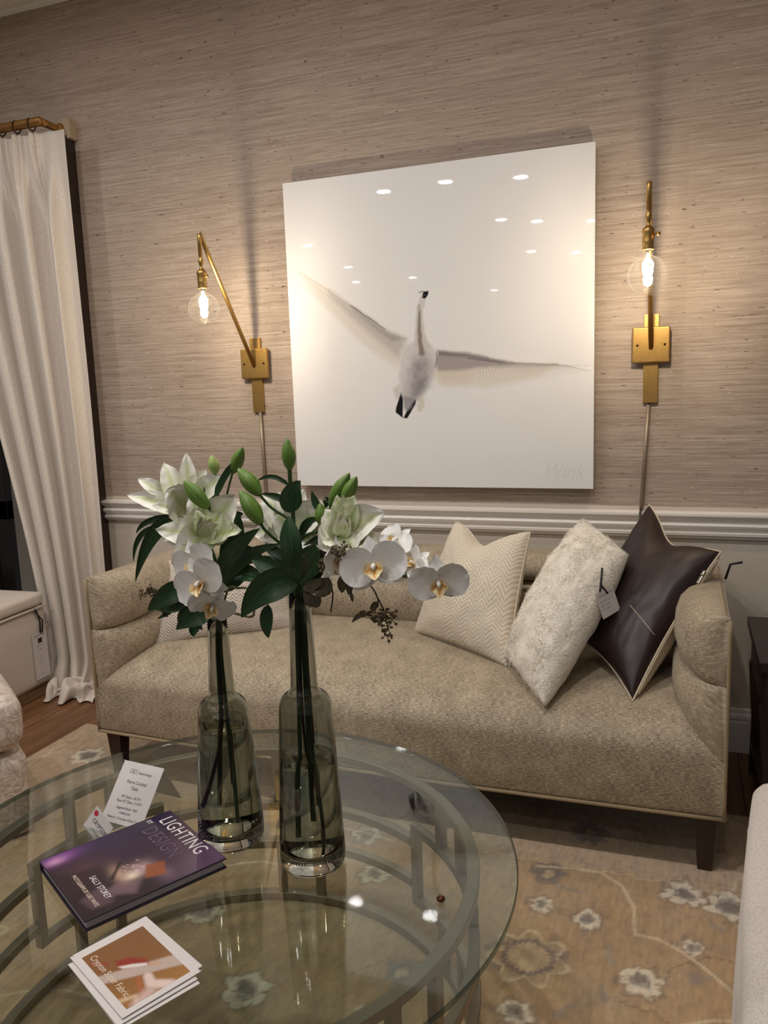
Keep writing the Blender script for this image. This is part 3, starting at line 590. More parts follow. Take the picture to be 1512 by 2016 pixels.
# ================================================================== PICTURE
PX, PZ, PS, PY = -1.5476, .9996, 1.2355, -.05
pic = thing('picture', 'large square glossy white print of a swan in flight, on the wall above the sofa', 'picture', (PX+PS/2, -.03, PZ))
emit('panel', MB().box((PX, PY, PZ), (PX+PS, PY+.022, PZ+PS)), 'edge', pic, bevel=.0015)
emit('hanging_cleat', MB().box((PX+.12, PY+.022, PZ+.9), (PX+PS-.12, 0.0, PZ+1.0)), 'dark', pic); emit('hanging_cleat', MB().box((PX+.12, PY+.022, PZ+.15), (PX+PS-.12, 0, PZ+.2)), 'dark', pic)
def pp(px, py): v = onY(px, py, PY); return (v.x-PX, v.z-PZ)
def c7(*q): return [pp(540+x/2.16, 260+y/2.16) for x, y in q]
def c8(*q): return [pp(700+x/3.15, 540+y/3.1484) for x, y in q]
def swan(P):
    n = len(P); c = np.tile(lin((237, 235, 235)), (n, 1))
    J = np.stack([ngrid(P, 60, 21), ngrid(P, 60, 22)], 1)-.5; Q = P+J*.0035
    # right wing
    polygon(Q, c, c8((505, 475), (700, 490), (880, 530), (960, 552), (1120, 560), (1250, 562), (1120, 640), (960, 680), (820, 702), (640, 695), (540, 690), (490, 620)), (222, 213, 200), .75, .03)
    polygon(Q, c, c8((490, 600), (600, 580), (760, 600), (700, 660), (560, 680), (500, 660)), (206, 190, 160), .35, .05)
    for i in range(40):
        f = i/39; x0, y0 = lerp(560, 1240, f), lerp(600, 562, f); x1, y1 = x0+lerp(-70, 190, f**1.1), lerp(690, 640, f) if f < .7 else lerp(664, 600, (f-.7)/.3)
        stroke(P, c, c8((x0, y0-6), (lerp(x0, x1, .5)+8*f, lerp(y0, y1, .42)), (x1, y1)), .0022+.002*(1-f), .0006, (146, 128, 112) if f > .3 else (196, 178, 150), .14+.5*f if f > .3 else .22, .8)
    polygon(Q, c, c8((508, 474), (560, 480), (700, 492), (880, 530), (1000, 552), (1250, 560), (1000, 572), (900, 572), (760, 580), (640, 596), (520, 600), (488, 560)), (150, 140, 141), .8, .016)
    polygon(Q, c, c8((508, 474), (700, 490), (880, 529), (980, 552), (900, 550), (700, 512), (520, 500)), (104, 95, 99), .7, .014)
    stroke(P, c, c8((960, 550), (1120, 555), (1300, 564), (1460, 600)), .0045, .0008, (150, 138, 132), .7, .7); stroke(P, c, c8((1200, 560), (1340, 566), (1470, 566)), .003, .0006, (176, 164, 152), .6, .8)
    stroke(Q, c, c8((700, 520), (800, 535), (920, 545)), .004, .002, (96, 88, 92), .6, .7)
    # left wing
    polygon(Q, c, c7((560, 880), (480, 850), (340, 750), (220, 665), (110, 600), (180, 690), (260, 780), (340, 870), (430, 940), (520, 1000), (540, 960)), (224, 216, 204), .75, .03)
    polygon(Q, c, c7((562, 880), (480, 848), (330, 742), (230, 672), (240, 700), (330, 790), (430, 880), (530, 960)), (176, 168, 166), .6, .03)
    polygon(Q, c, c7((560, 878), (480, 846), (338, 744), (330, 752), (420, 830), (500, 890)), (150, 142, 144), .6, .016)
    stroke(Q, c, c7((322, 738), (345, 752), (400, 790), (470, 838)), .0045, .0025, (96, 88, 92), .75, .7); stroke(P, c, c7((100, 592), (200, 655), (322, 738)), .0012, .004, (190, 180, 166), .7, .8)
    for i in range(34):
        f = i/33; x0, y0 = lerp(520, 130, f), lerp(900, 618, f); x1, y1 = x0-lerp(10, 20, f)+lerp(0, 60, f)*0, y0+lerp(90, 40, f)
        stroke(P, c, c7((x0, y0), (lerp(x0, x1, .5)-4, lerp(y0, y1, .5)), (x1+lerp(-20, 60, f), y1+lerp(10, 50, f))), .0022, .0006, (182, 166, 146), .35, .8)
    # tail and feet
    polygon(Q, c, c7((505, 1090), (535, 1070), (545, 1130), (520, 1140)), (206, 200, 196), .8, .012); polygon(Q, c, c7((612, 1135), (632, 1125), (642, 1160), (628, 1190), (608, 1186)), (214, 206, 192), .8, .010)
    polygon(P, c, c7((540, 1103), (548, 1135), (546, 1216), (534, 1206), (516, 1192), (518, 1172)), (22, 20, 24), 1, .003)
    polygon(P, c, c7((606, 1130), (600, 1158), (566, 1217), (549, 1217), (562, 1190), (584, 1150)), (22, 20, 24), 1, .003)
    # body
    polygon(Q, c, c7((612, 880), (655, 900), (690, 935), (686, 1000), (668, 1060), (640, 1100), (612, 1130), (580, 1140), (545, 1120), (530, 1040), (536, 970), (560, 910)), (214, 210, 209), .97, .014)
    polygon(Q, c, c7((600, 960), (650, 950), (676, 1000), (650, 1080), (600, 1130), (560, 1120), (570, 1040)), (160, 153, 155), .75, .05)
    polygon(Q, c, c7((610, 1050), (650, 1040), (640, 1090), (606, 1128), (585, 1130)), (118, 110, 115), .65, .03); over(c, np.clip(ngrid(P, 70, 25)*1.6-.7, 0, 1)*np.exp(-((P[:,0]-pp(540+612/2.16, 260+1030/2.16)[0])/.05)**2-((P[:,1]-pp(540+612/2.16, 260+1030/2.16)[1])/.08)**2)*.5, (120, 112, 117))
    polygon(Q, c, c7((548, 1120), (600, 1134), (584, 1170), (562, 1188), (550, 1170)), (140, 132, 134), .85, .012)
    polygon(Q, c, c7((590, 985), (625, 975), (632, 1010), (600, 1040)), (138, 131, 135), .5, .03); stroke(P, c, c7((688, 940), (692, 965), (684, 1000)), .003, .002, (80, 72, 76), .7, .7)
    # neck, head and bill
    polygon(Q, c, c7((606, 745), (632, 740), (634, 800), (640, 860), (665, 910), (640, 940), (596, 938), (598, 860)), (206, 200, 197), .95, .010)
    stroke(Q, c, c7((617, 760), (617, 830), (620, 890), (628, 940)), .006, .017, (128, 112, 104), .85, .6)
    stroke(P, c, c7((624, 738), (630, 715), (638, 690)), .017, .014, (216, 211, 208), .97, .25); stroke(Q, c, c7((616, 742), (618, 765)), .009, .007, (176, 166, 160), .7, .6)
    polygon(P, c, c7((634, 680), (656, 675), (654, 692), (642, 708), (628, 706)), (26, 24, 28), 1, .002); stroke(P, c, c7((616, 683), (628, 678), (640, 676)), .0026, .0016, (60, 54, 58), .9, .6); stroke(P, c, c7((632, 700), (644, 690)), .0012, .001, (150, 146, 150), .7, .7)
    return np.clip(c, 0, 1)
painted('print', frame(Vector((PX, PY-.0004, PZ)), (1, 0, 0), (0, 0, 1)), PS, PS, 620, 620, swan, 'print', pic)
sg0, sg1 = pp(1066, 948), pp(1150, 916)
text('signature', 'Wink', .085, frame(Vector((PX+sg0[0], PY-.0008, PZ+sg0[1]+.012)), (1, 0, .0), (0, 0, 1)), 'faintink', pic, .82, shear=.45)
# ================================================================== SCONCES
def sconce(xc, label, kx=0.0):
    s = thing('wall_sconce', label, 'sconce', (xc, -.02, 1.52), 'brass wall sconces')
    zc = 1.523
    emit('mounting_bar', MB().box((xc-.026, -.014, 1.315), (xc+.026, 0, 1.632)), 'brass', s, bevel=.0015)
    emit('backplate', MB().box((xc-.065, -.030, zc-.064), (xc+.065, -.012, zc+.064)), 'brass', s, True, bevel=.005, seg=3)
    for dx in (-.047, .047): emit('screw', MB().tube([(xc+dx, -.030, zc), (xc+dx, -.036, zc)], [.0045, .0028], 10), 'ring', s, True)
    tip = Vector((xc+kx, -.388, 2.005)); root = Vector((xc, -.028, 1.512))
    dr = (tip-root).normalized()
    arm = [root, root.lerp(tip, .5), tip-dr*.012, tip-dr*.003+Vector((0, 0, .001)), tip+Vector((0, -.003, -.004)), tip+Vector((0, -.004, -.016)), tip+Vector((0, -.004, -.085))]
    emit('arm', MB().tube(arm, [.0085, .0085, .0085, .0082, .0082, .0085, .0078], 14), 'brass', s, True)
    bx, by, bz = tip.x, tip.y-.004, tip.z-.085
    so = emit('socket', MB().lathe([(.0001, .008), (.007, .006), (.008, .0), (.005, -.004), (.009, -.010), (.0105, -.018), (.009, -.026), (.006, -.034), (.006, -.042), (.010, -.048), (.018, -.054), (.020, -.062), (.0185, -.068), (.0175, -.09), (.0185, -.094), (.0175, -.098), (.0175, -.112), (.018, -.118), (.012, -.119)], (bx, by, bz), 28), 'brass', s, True)
    emit('switch_knob', MB().tube([(bx+.016, by-.006, bz-.074), (bx+.026, by-.012, bz-.074), (bx+.027, by-.013, bz-.074), (bx+.034, by-.017, bz-.074)], [.003, .003, .0065, .006], 10), 'brass', so, True)
    zb = bz-.118; R_ = .0615
    prof = [(.0125, .004), (.013, -.008), (.0145, -.016)]+[(max(.0001, R_*math.sin(math.radians(a))), -.078+R_*math.cos(math.radians(a))) for a in range(17, 181, 6)]
    bu = emit('bulb', MB().lathe(prof, (bx, by, zb), 36), 'bulb', s, True)
    mb = MB()
    for k in range(8):
        a = k*PI/4; mb.tube([(bx+.005*math.cos(a), by+.005*math.sin(a), zb-.026), (bx+.015*math.cos(a), by+.015*math.sin(a), zb-.042), (bx+.014*math.cos(a+.3), by+.014*math.sin(a+.3), zb-.066), (bx+.005*math.cos(a), by+.005*math.sin(a), zb-.088)], .0026, 6)
    mb.tube([(bx, by, zb-.010), (bx, by, zb-.104)], .0032, 8); emit('filament', mb, 'fil', bu, True)
    ld = bpy.data.lights.new('bulb_lamp', 'POINT'); ld.energy = BULB_W; ld.color = WARM; ld.shadow_soft_size = .012
    lo = bpy.data.objects.new('bulb_lamp', ld); COL.objects.link(lo); lo.location = (bx, by, zb-.054)
    return s
sL = sconce(-1.739, 'brass swing-arm sconce with glowing globe bulb, between the curtain and the swan picture')
sR = sconce(-.115, 'brass swing-arm sconce with glowing globe bulb, over the leather pillow')
emit('cord_cover', MB().tube([(-1.733, -.008, 1.315), (-1.729, -.008, .916)], .0075, 10), 'cordcover', sL, True)
emit('cord_cover', MB().tube([(-.121, -.008, 1.308), (-.141, -.008, .916)], .0075, 10), 'cordcover', sR, True)
emit('cord', MB().tube([(-.1205, -.008, 1.318), (-.1205, -.008, 1.300)], .003, 8), MAT['black'], sR, True)
emit('cord', MB().tube([(-.141, -.008, .92), (-.142, -.050, .915), (-.144, -.052, .84), (-.145, -.050, .785)], .004, 8), MAT['black'], sR, True)
# ================================================================== CURTAIN AND ROD
rod = thing('curtain_rod', 'gilded wooden curtain rod with rings, holding the cream curtain', 'curtain rod', (-2.9, -.14, 2.6))
rp0, rp1 = Vector((-4.3, -.15, 2.595)), Vector((-2.665, -.15, 2.600))
emit('pole', MB().tube([rp0, rp1, rp1+Vector((.012, 0, 0)), rp1+Vector((.020, .004, 0))], [.020, .020, .019, .010], 18), 'rod', rod, True)
emit('elbow', MB().tube([rp1, rp1+Vector((.014, .03, -.004)), rp1+Vector((.026, .075, -.012)), rp1+Vector((.030, .12, -.010))], [.019, .016, .015, .018], 16), 'rod', rod, True)
emit('end_cap', MB().lathe([(.0001, .022), (.012, .020), (.022, .010), (.024, -.005), (.020, -.018), (.010, -.023), (.0001, -.024)], rp1+Vector((.028, .10, -.008)), 20), 'rod', rod, True)
emit('wall_bracket', MB().box((-2.655, -.052, 2.548), (-2.585, 0, 2.632)), plain('beige_bracket_paint', (168, 148, 124), .5), rod, bevel=.003)
pleatx = [-2.705, -2.79, -2.876, -2.962, -3.048, -3.134, -3.22, -3.306, -3.392]
for x in pleatx[:6]:
    cpt = Vector((x, -.15, 2.597)); emit('curtain_ring', MB().tube([cpt+Vector((.002*math.sin(a), .025*math.cos(a), .025*math.sin(a)-.004)) for a in [2*PI*i/18 for i in range(18)]], .003, 6, closed=True).tube([cpt+Vector((0, 0, -.028)), cpt+Vector((0, 0, -.045))], .002, 6), 'ring', rod, True)
ZT = 2.555
def curtain_pt(a, b):
    L = b*(ZT+.26); z = ZT-L; k = smooth01(L/ZT)
    xl = lerp(-3.22, -2.90, k); xr = -2.545+.012*math.sin(k*3)
    u = a; x = lerp(xl, xr, u)
    # pleats: pinched at the top, open folds below
    open_ = smooth01((L-.06)/.35); ph = u*7.2
    fold = math.sin(2*PI*(ph*.62+.35+.10*nz3((u*3, L*.5, 2))))
    fold2 = math.sin(2*PI*(ph*1.3+.1+.2*nz3((u*2, L*.6, 7))))
    amp = lerp(.004, .046, open_)*lerp(1, .75, k)
    edge = smooth01((1-u)/.12)
    y = -.135 - amp*(fold*1.15+fold2*.16)*edge
    for pxx in pleatx:                                                          # pinch pleats
        d = (lerp(-3.22, -2.545, u)-pxx)/.020; y -= .042*math.exp(-d*d)*(1-smooth01((L-.12)/.30))*(.65+.35*math.cos(d*7))
    x += .012*fold2*open_*edge
    if z < .16:
        q = (.16-z); fl = smooth01(q/.2); y -= .05*fl+.55*max(0, q-.13)*(.8+.5*nz3((u*4, 1, 3)))+.03*fl*nz3((u*9, q*10, 3))
        lump = .022+.085*abs(nz3((u*4+1, q*7, 5)))+.015*nz3((u*9, q*12, 8)); lump *= 1-smooth01((q-.30)/.12)*.9
        z = max(z, lump*smooth01((q-.02)/.12)+.004) if q > .08 else max(z, .02)
        x += .05*fl*nz3((u*5, q*6, 11))-.04*fl*(1-u)
    if x < -2.79: y = max(y, lerp(-.30, -.212, smooth01((-2.79-x)/.03)))
    return Vector((x, y, z))
cur = emit('curtain', MB().grid(curtain_pt, 220, 170, uvf=lambda a, b: (a*1.2, b*2.8)), 'linen', None, True, subsurf=0)
tag(cur, 'floor-length cream pinch-pleat curtain puddling on the floor behind the sofa', 'curtain')
md = cur.modifiers.new('thick', 'SOLIDIFY'); md.thickness = .002
# ================================================================== OTTOMAN, CHAIRS, SIDE TABLE
ot = thing('ottoman', 'cream linen box ottoman with welted top and a white price tag, by the curtain', 'ottoman', (-3.2, -.62, 0))
ang = math.radians(4); om = Matrix.Translation((-2.838, -.225, 0)) @ Matrix.Rotation(ang, 4, 'Z')
def soft_box(mtx, lo, hi, r, n=6, bulge=0.0, topbulge=0.0):                         # box with large rounded edges
    mb = MB(); lo, hi = Vector(lo), Vector(hi); c = (lo+hi)/2; h = (hi-lo)/2
    bm = bmesh.new(); bmesh.ops.create_cube(bm, size=2); bmesh.ops.subdivide_edges(bm, edges=bm.edges, cuts=n*2, use_grid_fill=True)
    vs = []
    for v in bm.verts:
        d = v.co.copy(); q = Vector((max(-1, min(1, d[i])) for i in range(3)))
        p = Vector((q[i]*h[i] for i in range(3))); inner = Vector((max(-(h[i]-r), min(h[i]-r, p[i])) for i in range(3)))
        off = p-inner; p = inner+(off.normalized()*r if off.length > 1e-6 else off)
        nx, ny, nz_ = q
        if bulge: p.x += bulge*nx*(1-ny*ny)*(1-nz_*nz_); p.y += bulge*ny*(1-nx*nx)*(1-nz_*nz_)
        if topbulge and nz_ > 0: p.z += topbulge*(1-nx*nx)*(1-ny*ny)*max(0, nz_)
        vs.append(mtx @ (c+p))
    mb.add(vs, [tuple(v.index for v in f.verts) for f in bm.faces], [(v[0]+v[1], v[2]) for v in vs]); bm.free(); return mb
emit('body', soft_box(om, (-.75, -.78, .058), (0, 0, .432), .012, 8, .004), 'cream_uph', ot, True)
emit('top_cushion', soft_box(om, (-.755, -.785, .436), (.004, .004, .505), .025, 8, .004, .02), 'cream_uph', ot, True)
emit('welt', MB().tube([om @ Vector(p) for p in ((-.755, .005, .434), (.0, .006, .434), (.006, .0, .434), (.006, -.78, .434), (-.755, -.786, .434))], .006, 8), 'cream_uph', ot, True)
for k in range(5): # woven plinth blocks along the visible side
    emit('plinth_block', MB().box((-.03, -.02-.14*k-.138, .0), (-.012, -.02-.14*k, .058), om), 'plinth', ot, bevel=.003)
emit('plinth_core', MB().box((-.72, -.74, 0), (-.031, -.02, .058), om), 'black', ot)
tgm = frame(om @ Vector((.007, -.112, .318)), (-.08, 1, .01), (0, .03, 1))
a_, b_ = om @ Vector((.010, -.105, .405)), None
tg = emit('price_tag', MB().box((0, -.225, 0), (.098, 0, .0008), tgm), 'paper', ot)
for k, (s_, z_, sz) in enumerate((('WESLEY HALL', -.018, .012), ('CLARET OTTOMAN', -.066, .006), ('FABRIC', -.085, .007), ('SIZE', -.12, .006), ('24  18  36', -.135, .007), ('24  18  36', -.147, .007), ('PRICE', -.20, .006))): text('lettering', s_, sz, tgm @ T(.049, z_, .001), 'ink', tg, align='CENTER')
emit('logo_mark', MB().box((.036, -.052, .0009), (.064, -.028, .0014), tgm), 'ink', tg, bevel=.0003)
emit('tag_ribbon', MB().tube([tgm @ Vector(p) for p in ((.055, -.006, .003), (.060, .05, .004), (.045, .10, .004), (.030, .118, .004), (.036, .10, .006), (.075, .05, .006), (.068, -.006, .003))], .0035, 6), 'ribbon', ot, True)
# patterned armchair at the left edge
ac = thing('upholstered_seat', 'taupe scroll-print upholstered seat with box cushion, cut off by the left edge of the photo', 'seat', (-2.4, -1.6, 0))
c0 = Vector((-1.940, -1.275, 0)); am = frame(c0, (-.83, .56, 0), (-.56, -.83, 0))
am = frame(c0, (.56, .83, 0), (-.83, .56, 0))                                      # local x runs to the far corner, y away to the left
emit('base', soft_box(am, (-.85, 0, .0125), (0, .62, .288), .03, 8, .006), 'scroll', ac, True)
emit('seat_cushion', soft_box(am, (-.86, -.010, .300), (.0, .62, .487), .06, 9, .012, .02), 'scroll', ac, True)
# white chair at the right edge
wc = thing('white_chair', 'white woven upholstered chair, cut off by the right edge of the frame on the rug', 'chair', (.55, -1.6, 0))
wmx = Matrix.Translation((.166, -1.235, 0)) @ Matrix.Rotation(math.radians(-5), 4, 'Z')
emit('base', soft_box(wmx, (-.004, -.85, .030), (.75, .0, .42), .05, 9, .014), 'white_uph', wc, True)
emit('seat_cushion', soft_box(wmx, (.004, -.85, .395), (.75, -.006, .515), .045, 9, .012, .02), 'white_uph', wc, True)
emit('welt', MB().tube([wmx @ Vector(p) for p in ((.05, -.84, .508), (.045, -.08, .508), (.060, -.045, .510), (.10, -.035, .511), (.7, -.035, .511))], .005, 8), 'white_uph', wc, True)
emit('welt', MB().tube([wmx @ Vector(p) for p in ((.003, -.84, .40), (.0, -.06, .40), (.012, -.016, .40), (.06, -.003, .40), (.7, -.003, .40))], .005, 8), 'white_uph', wc, True)
for a, b in ((.06, -.06), (.06, -.79), (.69, -.06), (.69, -.79)): emit('foot', MB().tube([wmx @ Vector((a, b, .0125)), wmx @ Vector((a, b, .06))], [.02, .026], 12), 'leg', wc, True)
# dark side table by the right arm
st = thing('side_table', 'dark espresso wooden side table standing against the wall beyond the sofa arm', 'table', (.45, -.36, 0))
emit('top', MB().box((.228, -.62, .532), (.72, -.12, .562)), 'dark', st, bevel=.003)
emit('apron', MB().box((.243, -.60, .40), (.70, -.14, .531)), 'dark', st, bevel=.003)
for x, y in ((.262, -.58), (.262, -.16), (.68, -.58), (.68, -.16)):
    emit('leg', MB().tube([(x, y, .0005), (x+.004, y, .2), (x-.004, y, .36), (x-.006, y, .41)], [.02, .022, .026, .028], 4), 'dark', st)
emit('shelf', MB().box((.25, -.595, .10), (.69, -.145, .125)), 'dark', st, bevel=.003)
# hang tag ribbon behind the right arm of the sofa
emit('tag_ribbon', MB().tube([onY(x, y, -.30) for x, y in ((1428, 1140), (1438, 1111), (1462, 1107))], .004, 6), 'ribbon', sofa, True)
# ================================================================== GLASS TABLE
GX, GY = -.877, -1.834
tb = thing('cocktail_table', 'round glass-topped cocktail table with open fretwork metal base', 'table', (GX, GY, 0.012))
emit('glass_top', MB().lathe([(.0001, .458), (.59, .458), (.6072, .458)], (GX, GY, 0), 128).lathe([(.6072, .470), (.59, .470), (.0001, .470)], (GX, GY, 0), 128), 'tabletop', tb, True)
emit('polished_edge', MB().lathe([(.6072, .458), (.6092, .4590), (.6096, .4605), (.6096, .4675), (.6092, .4690), (.6072, .470)], (GX, GY, 0), 160), 'glassedge', tb, True)
RB, HB = .522, .011
def arc(a0, a1, z, name='arc_bar', full=False, w=HB, h=HB):
    a0, a1 = math.radians(a0), math.radians(a1); n = max(4, int(abs(a1-a0)/math.radians(2.5))); mb = MB(); vs, fs = [], []
    for i in range(n+(0 if full else 1)):
        a = a0+(a1-a0)*i/n; c_, s_ = math.cos(a), math.sin(a)
        for dr, dz in ((-w, -h), (w, -h), (w, h), (-w, h)): vs.append((GX+(RB+dr)*c_, GY+(RB+dr)*s_, z+dz))
    m_ = len(vs)//4
    for i in range(m_ if full else m_-1):
        for k in range(4): fs.append((i*4+k, i*4+(k+1) % 4, ((i+1) % m_)*4+(k+1) % 4, ((i+1) % m_)*4+k))
    if not full: fs += [(3, 2, 1, 0), tuple((m_-1)*4+k for k in range(4))]
    emit(name, mb.add(vs, fs), 'steel', tb, bevel=.0012, seg=1)
def post(a, z0, z1):
    a = math.radians(a); m_ = Matrix.Translation((GX, GY, 0)) @ Matrix.Rotation(a, 4, 'Z')
    emit('post', MB().box((RB-HB*.96, -HB, z0), (RB+HB*.96, HB, z1), m_), 'steel', tb, bevel=.0012, seg=1)
arc(0, 360, .4475, 'top_ring', True, .0125, .0095); arc(0, 360, .024, 'bottom_ring', True, .0125, .0115)
for k in range(3):
    o_ = 120*k
    arc(20, 57.5, .328+o_*0, 'arc_bar') if k == 0 else arc(20+o_, 57.5+o_, .328)
    arc(20+o_, 57.5+o_, .135); arc(59+o_, 138.5+o_, .290); arc(59+o_, 138.5+o_, .178)
    post(20+o_, .124, .340); post(57.5+o_, .124, .340)
    for a in (33.5, 45.5): post(a+o_, .338, .439); post(a+o_, .035, .125)
    for a in (93, 105): post(a+o_, .300, .439); post(a+o_, .035, .168)
# ================================================================== VASES
def vase(name, label, x, y, prof, inner, zw):
    v = thing(name, label, 'vase', (x, y, .4703)); z0 = .4703
    ip = [(max(.0001, r-.0032), z) for r, z in prof if z > inner]
    full = [(.0001, 0)]+prof+[(prof[-1][0]-.0015, prof[-1][1]+.0015)]+list(reversed(ip))+[(ip[0][0]-.006, inner+.001), (.0001, inner)]
    emit('glass_body', MB().lathe(full, (x, y, z0), 64), 'vase', v, True)
    wp = [(.0001, inner+.0008), (ip[0][0]-.006, inner+.0018)]+[(r-.0006, z) for r, z in ip if z < zw]
    a = [q for q in ip if q[1] < zw][-1]; b = [q for q in ip if q[1] >= zw][0]; rw = lerp(a[0], b[0], (zw-a[1])/(b[1]-a[1]))-.0006
    emit('water', MB().lathe(wp+[(rw, zw), (.0001, zw)], (x, y, z0), 64), 'water', v, True)
    return v
def body(rb, rs, rn0, rn1, zs, zn, zt):
    p = [(rb-.010, 0), (rb-.003, .003), (rb, .012), (rb+.0005, .028)]
    for i in range(1, 9): t_ = i/8; p.append((lerp(rb, rs, t_**1.15), lerp(.028, zs-.006, t_)))
    for i in range(1, 9): a = PI/2*i/8; p.append((lerp(rn0+.004, rs, math.cos(a)), lerp(zs-.006, zn-.010, math.sin(a)**1.1)))
    p += [(rn0+.001, zn-.003), (rn0, zn+.006)]
    for i in range(1, 7): p.append((lerp(rn0, rn1, i/6), lerp(zn+.006, zt, i/6)))
    return p
VRX, VRY, VLX, VLY = -.679, -1.795, -.882, -1.770
vase('bottle_vase', 'taller smoky glass bottle vase with stems in water, nearer the table edge', VRX, VRY, body(.0655, .0520, .0262, .0205, .330, .368, .552), .026, .224)
vase('bottle_vase', 'smaller smoky glass bottle vase with stems in water, right behind the purple book', VLX, VLY, body(.0690, .0520, .0262, .0195, .288, .326, .484), .026, .262)
# ================================================================== BOOK AND CARDS
bk = thing('book', 'purple hardback book on lighting lying on the glass table', 'book', (-1.01, -1.93, .4705))
bo = Vector((-1.191, -1.992, .4705)); bx_ = Vector((-.837+1.055, -1.868+1.744, 0)); by_ = Vector((-1.055+1.191, -1.744+1.992, 0)); bfm = frame(bo, bx_, by_)
BWD, BHT, BTK = .250, .283, .0215
def cover_paint(P):
    n = len(P); c = np.tile(lin((54, 38, 60)), (n, 1)); u, v = P[:, 0]/BWD, P[:, 1]/BHT
    over(c, np.clip((v-.55)/.4, 0, 1)*np.clip((u-.25)/.6, 0, 1)*.9, (104, 76, 104)); over(c, np.clip((.45-v)/.45, 0, 1)*.85, (44, 30, 36)); over(c, np.clip((.30-u)/.25, 0, 1)*np.clip((v-.15)/.2, 0, 1)*.9, (46, 36, 66))
    over(c, np.exp(-((u-.10)/.16)**2-((v-.30)/.22)**2)*.0, (120, 60, 140)); over(c, np.exp(-((u-.05)/.10)**2-((v-.12)/.15)**2)*.85, (126, 72, 150)); over(c, np.exp(-((u-.09)/.05)**2-((v-.08)/.07)**2)*.8, (206, 150, 190))
    over(c, np.exp(-((u-.45)/.2)**2-((v-.18)/.14)**2)*.5, (110, 72, 78))
    polygon(P, c, [(BWD*a, BHT*b) for a, b in ((.30, .0), (1, 0), (1, .50), (.86, .52), (.76, .62), (.55, .55), (.40, .30))], (40, 28, 32), .75, .02)
    for (a, b, sa, sb, k, cc) in ((.66, .50, .10, .09, .75, (196, 160, 164)), (.62, .36, .14, .05, .7, (206, 168, 150)), (.70, .42, .05, .05, .8, (250, 226, 206)), (.84, .60, .10, .06, .4, (150, 120, 130))): over(c, np.exp(-((u-a)/sa)**2-((v-b)/sb)**2)*k, cc)
    polygon(P, c, [(BWD*a, BHT*b) for a, b in ((.64, .54), (.80, .47), (.86, .60), (.68, .66))], (150, 82, 50), .9, .004)
    polygon(P, c, [(BWD*a, BHT*b) for a, b in ((.44, .42), (.47, .43), (.66, .30), (.63, .28))], (24, 16, 22), .8, .003)
    polygon(P, c, [(BWD*a, BHT*b) for a, b in ((.70, .32), (.80, .44), (.93, .36), (.84, .24), (.76, .22))], (136, 108, 116), .6, .012); polygon(P, c, [(BWD*a, BHT*b) for a, b in ((.74, .05), (.66, .20), (.80, .28), (.92, .20), (.90, .08))], (112, 86, 96), .55, .012)
    r = np.random.default_rng(3)
    for i in range(14): x, y = BWD*(.52+.16*r.random()), BHT*(.38+.14*r.random()); stroke(P, c, [(x, y), (x+.003, y+.003)], .003, .002, (230, 200, 190), .55, .8)
    return np.clip(c*(.95+.1*ngrid(P, 90, 31))[:, None], 0, 1)
emit('back_board', MB().box((0, 0, 0), (BWD, BHT, .003), bfm), plain('book_board', (40, 30, 46), .3, .1), bk, bevel=.0008)
emit('page_block', MB().box((.006, .005, .003), (BWD-.006, BHT-.005, BTK-.003), bfm), 'pages', bk)
emit('spine', MB().box((-.003, 0, .0), (.0, BHT, BTK), bfm), plain('book_spine', (50, 38, 66), .3, .1), bk, bevel=.001)
fb = emit('front_board', MB().box((0, 0, BTK-.003), (BWD, BHT, BTK), bfm), plain('book_front_board', (46, 36, 52), .3, .1), bk, bevel=.0008)
painted('cover_print', bfm @ T(.0012, .0012, BTK+.0003), BWD-.0024, BHT-.0024, 170, 190, cover_paint, 'bookcover', fb)
def btxt(s_, size, x, y, mat, sx=1.0, sp=1.0): text('lettering', s_, size, bfm @ T(x, y, BTK+.0007), mat, fb, sx, space=sp)
btxt('LIGHTING', .045, .022, .243, 'whiteink', .80, 1.10); btxt('BY', .015, .006, .222, 'whiteink', 1.0); btxt('DESIGN', .046, .036, .198, 'mauveink', .84, 1.05)
btxt('SALLY STOREY', .0165, .125, .054, 'whiteink', .82); btxt('PHOTOGRAPHS BY LUKE WHITE', .0115, .098, .030, 'creamink', .74)
# tent price card
cA, cB, cTL = Vector((-1.206, -1.794, .4705)), Vector((-1.091, -1.804, .4705)), Vector((-1.198, -1.705, .572))
c1 = thing('price_card', 'white tent price card with black print, leaning behind the purple book', 'card', (cA+cB)/2)
cm = frame(cA, cB-cA, cTL-cA); CWd, CHt = .116, .1345
emit('front_leaf', MB().box((0, 0, 0), (CWd, CHt, .0006), cm), 'paper', c1)
tl, tr = cm @ Vector((0, CHt, 0)), cm @ Vector((CWd, CHt, 0)); bl_, br_ = Vector((tl.x, tl.y+.055, .4708)), Vector((tr.x, tr.y+.055, .4708)); bmx = frame(bl_, br_-bl_, tl-bl_)
emit('back_leaf', MB().box((0, 0, -.0006), (CWd, (tl-bl_).length, 0), bmx), 'paper', c1)
for s_, z_, sz, mt, sx in (('OBD', .110, .015, 'greyink', .62),): text('lettering', s_, sz, cm @ T(.026, z_, .0009), mt, c1, sx)
text('lettering', 'Biscayne Designs', .0085, cm @ T(.054, .111, .0009), 'ink', c1, .62); emit('divider', MB().box((.0485, .108, .0007), (.0492, .122, .001), cm), 'greyink', c1)
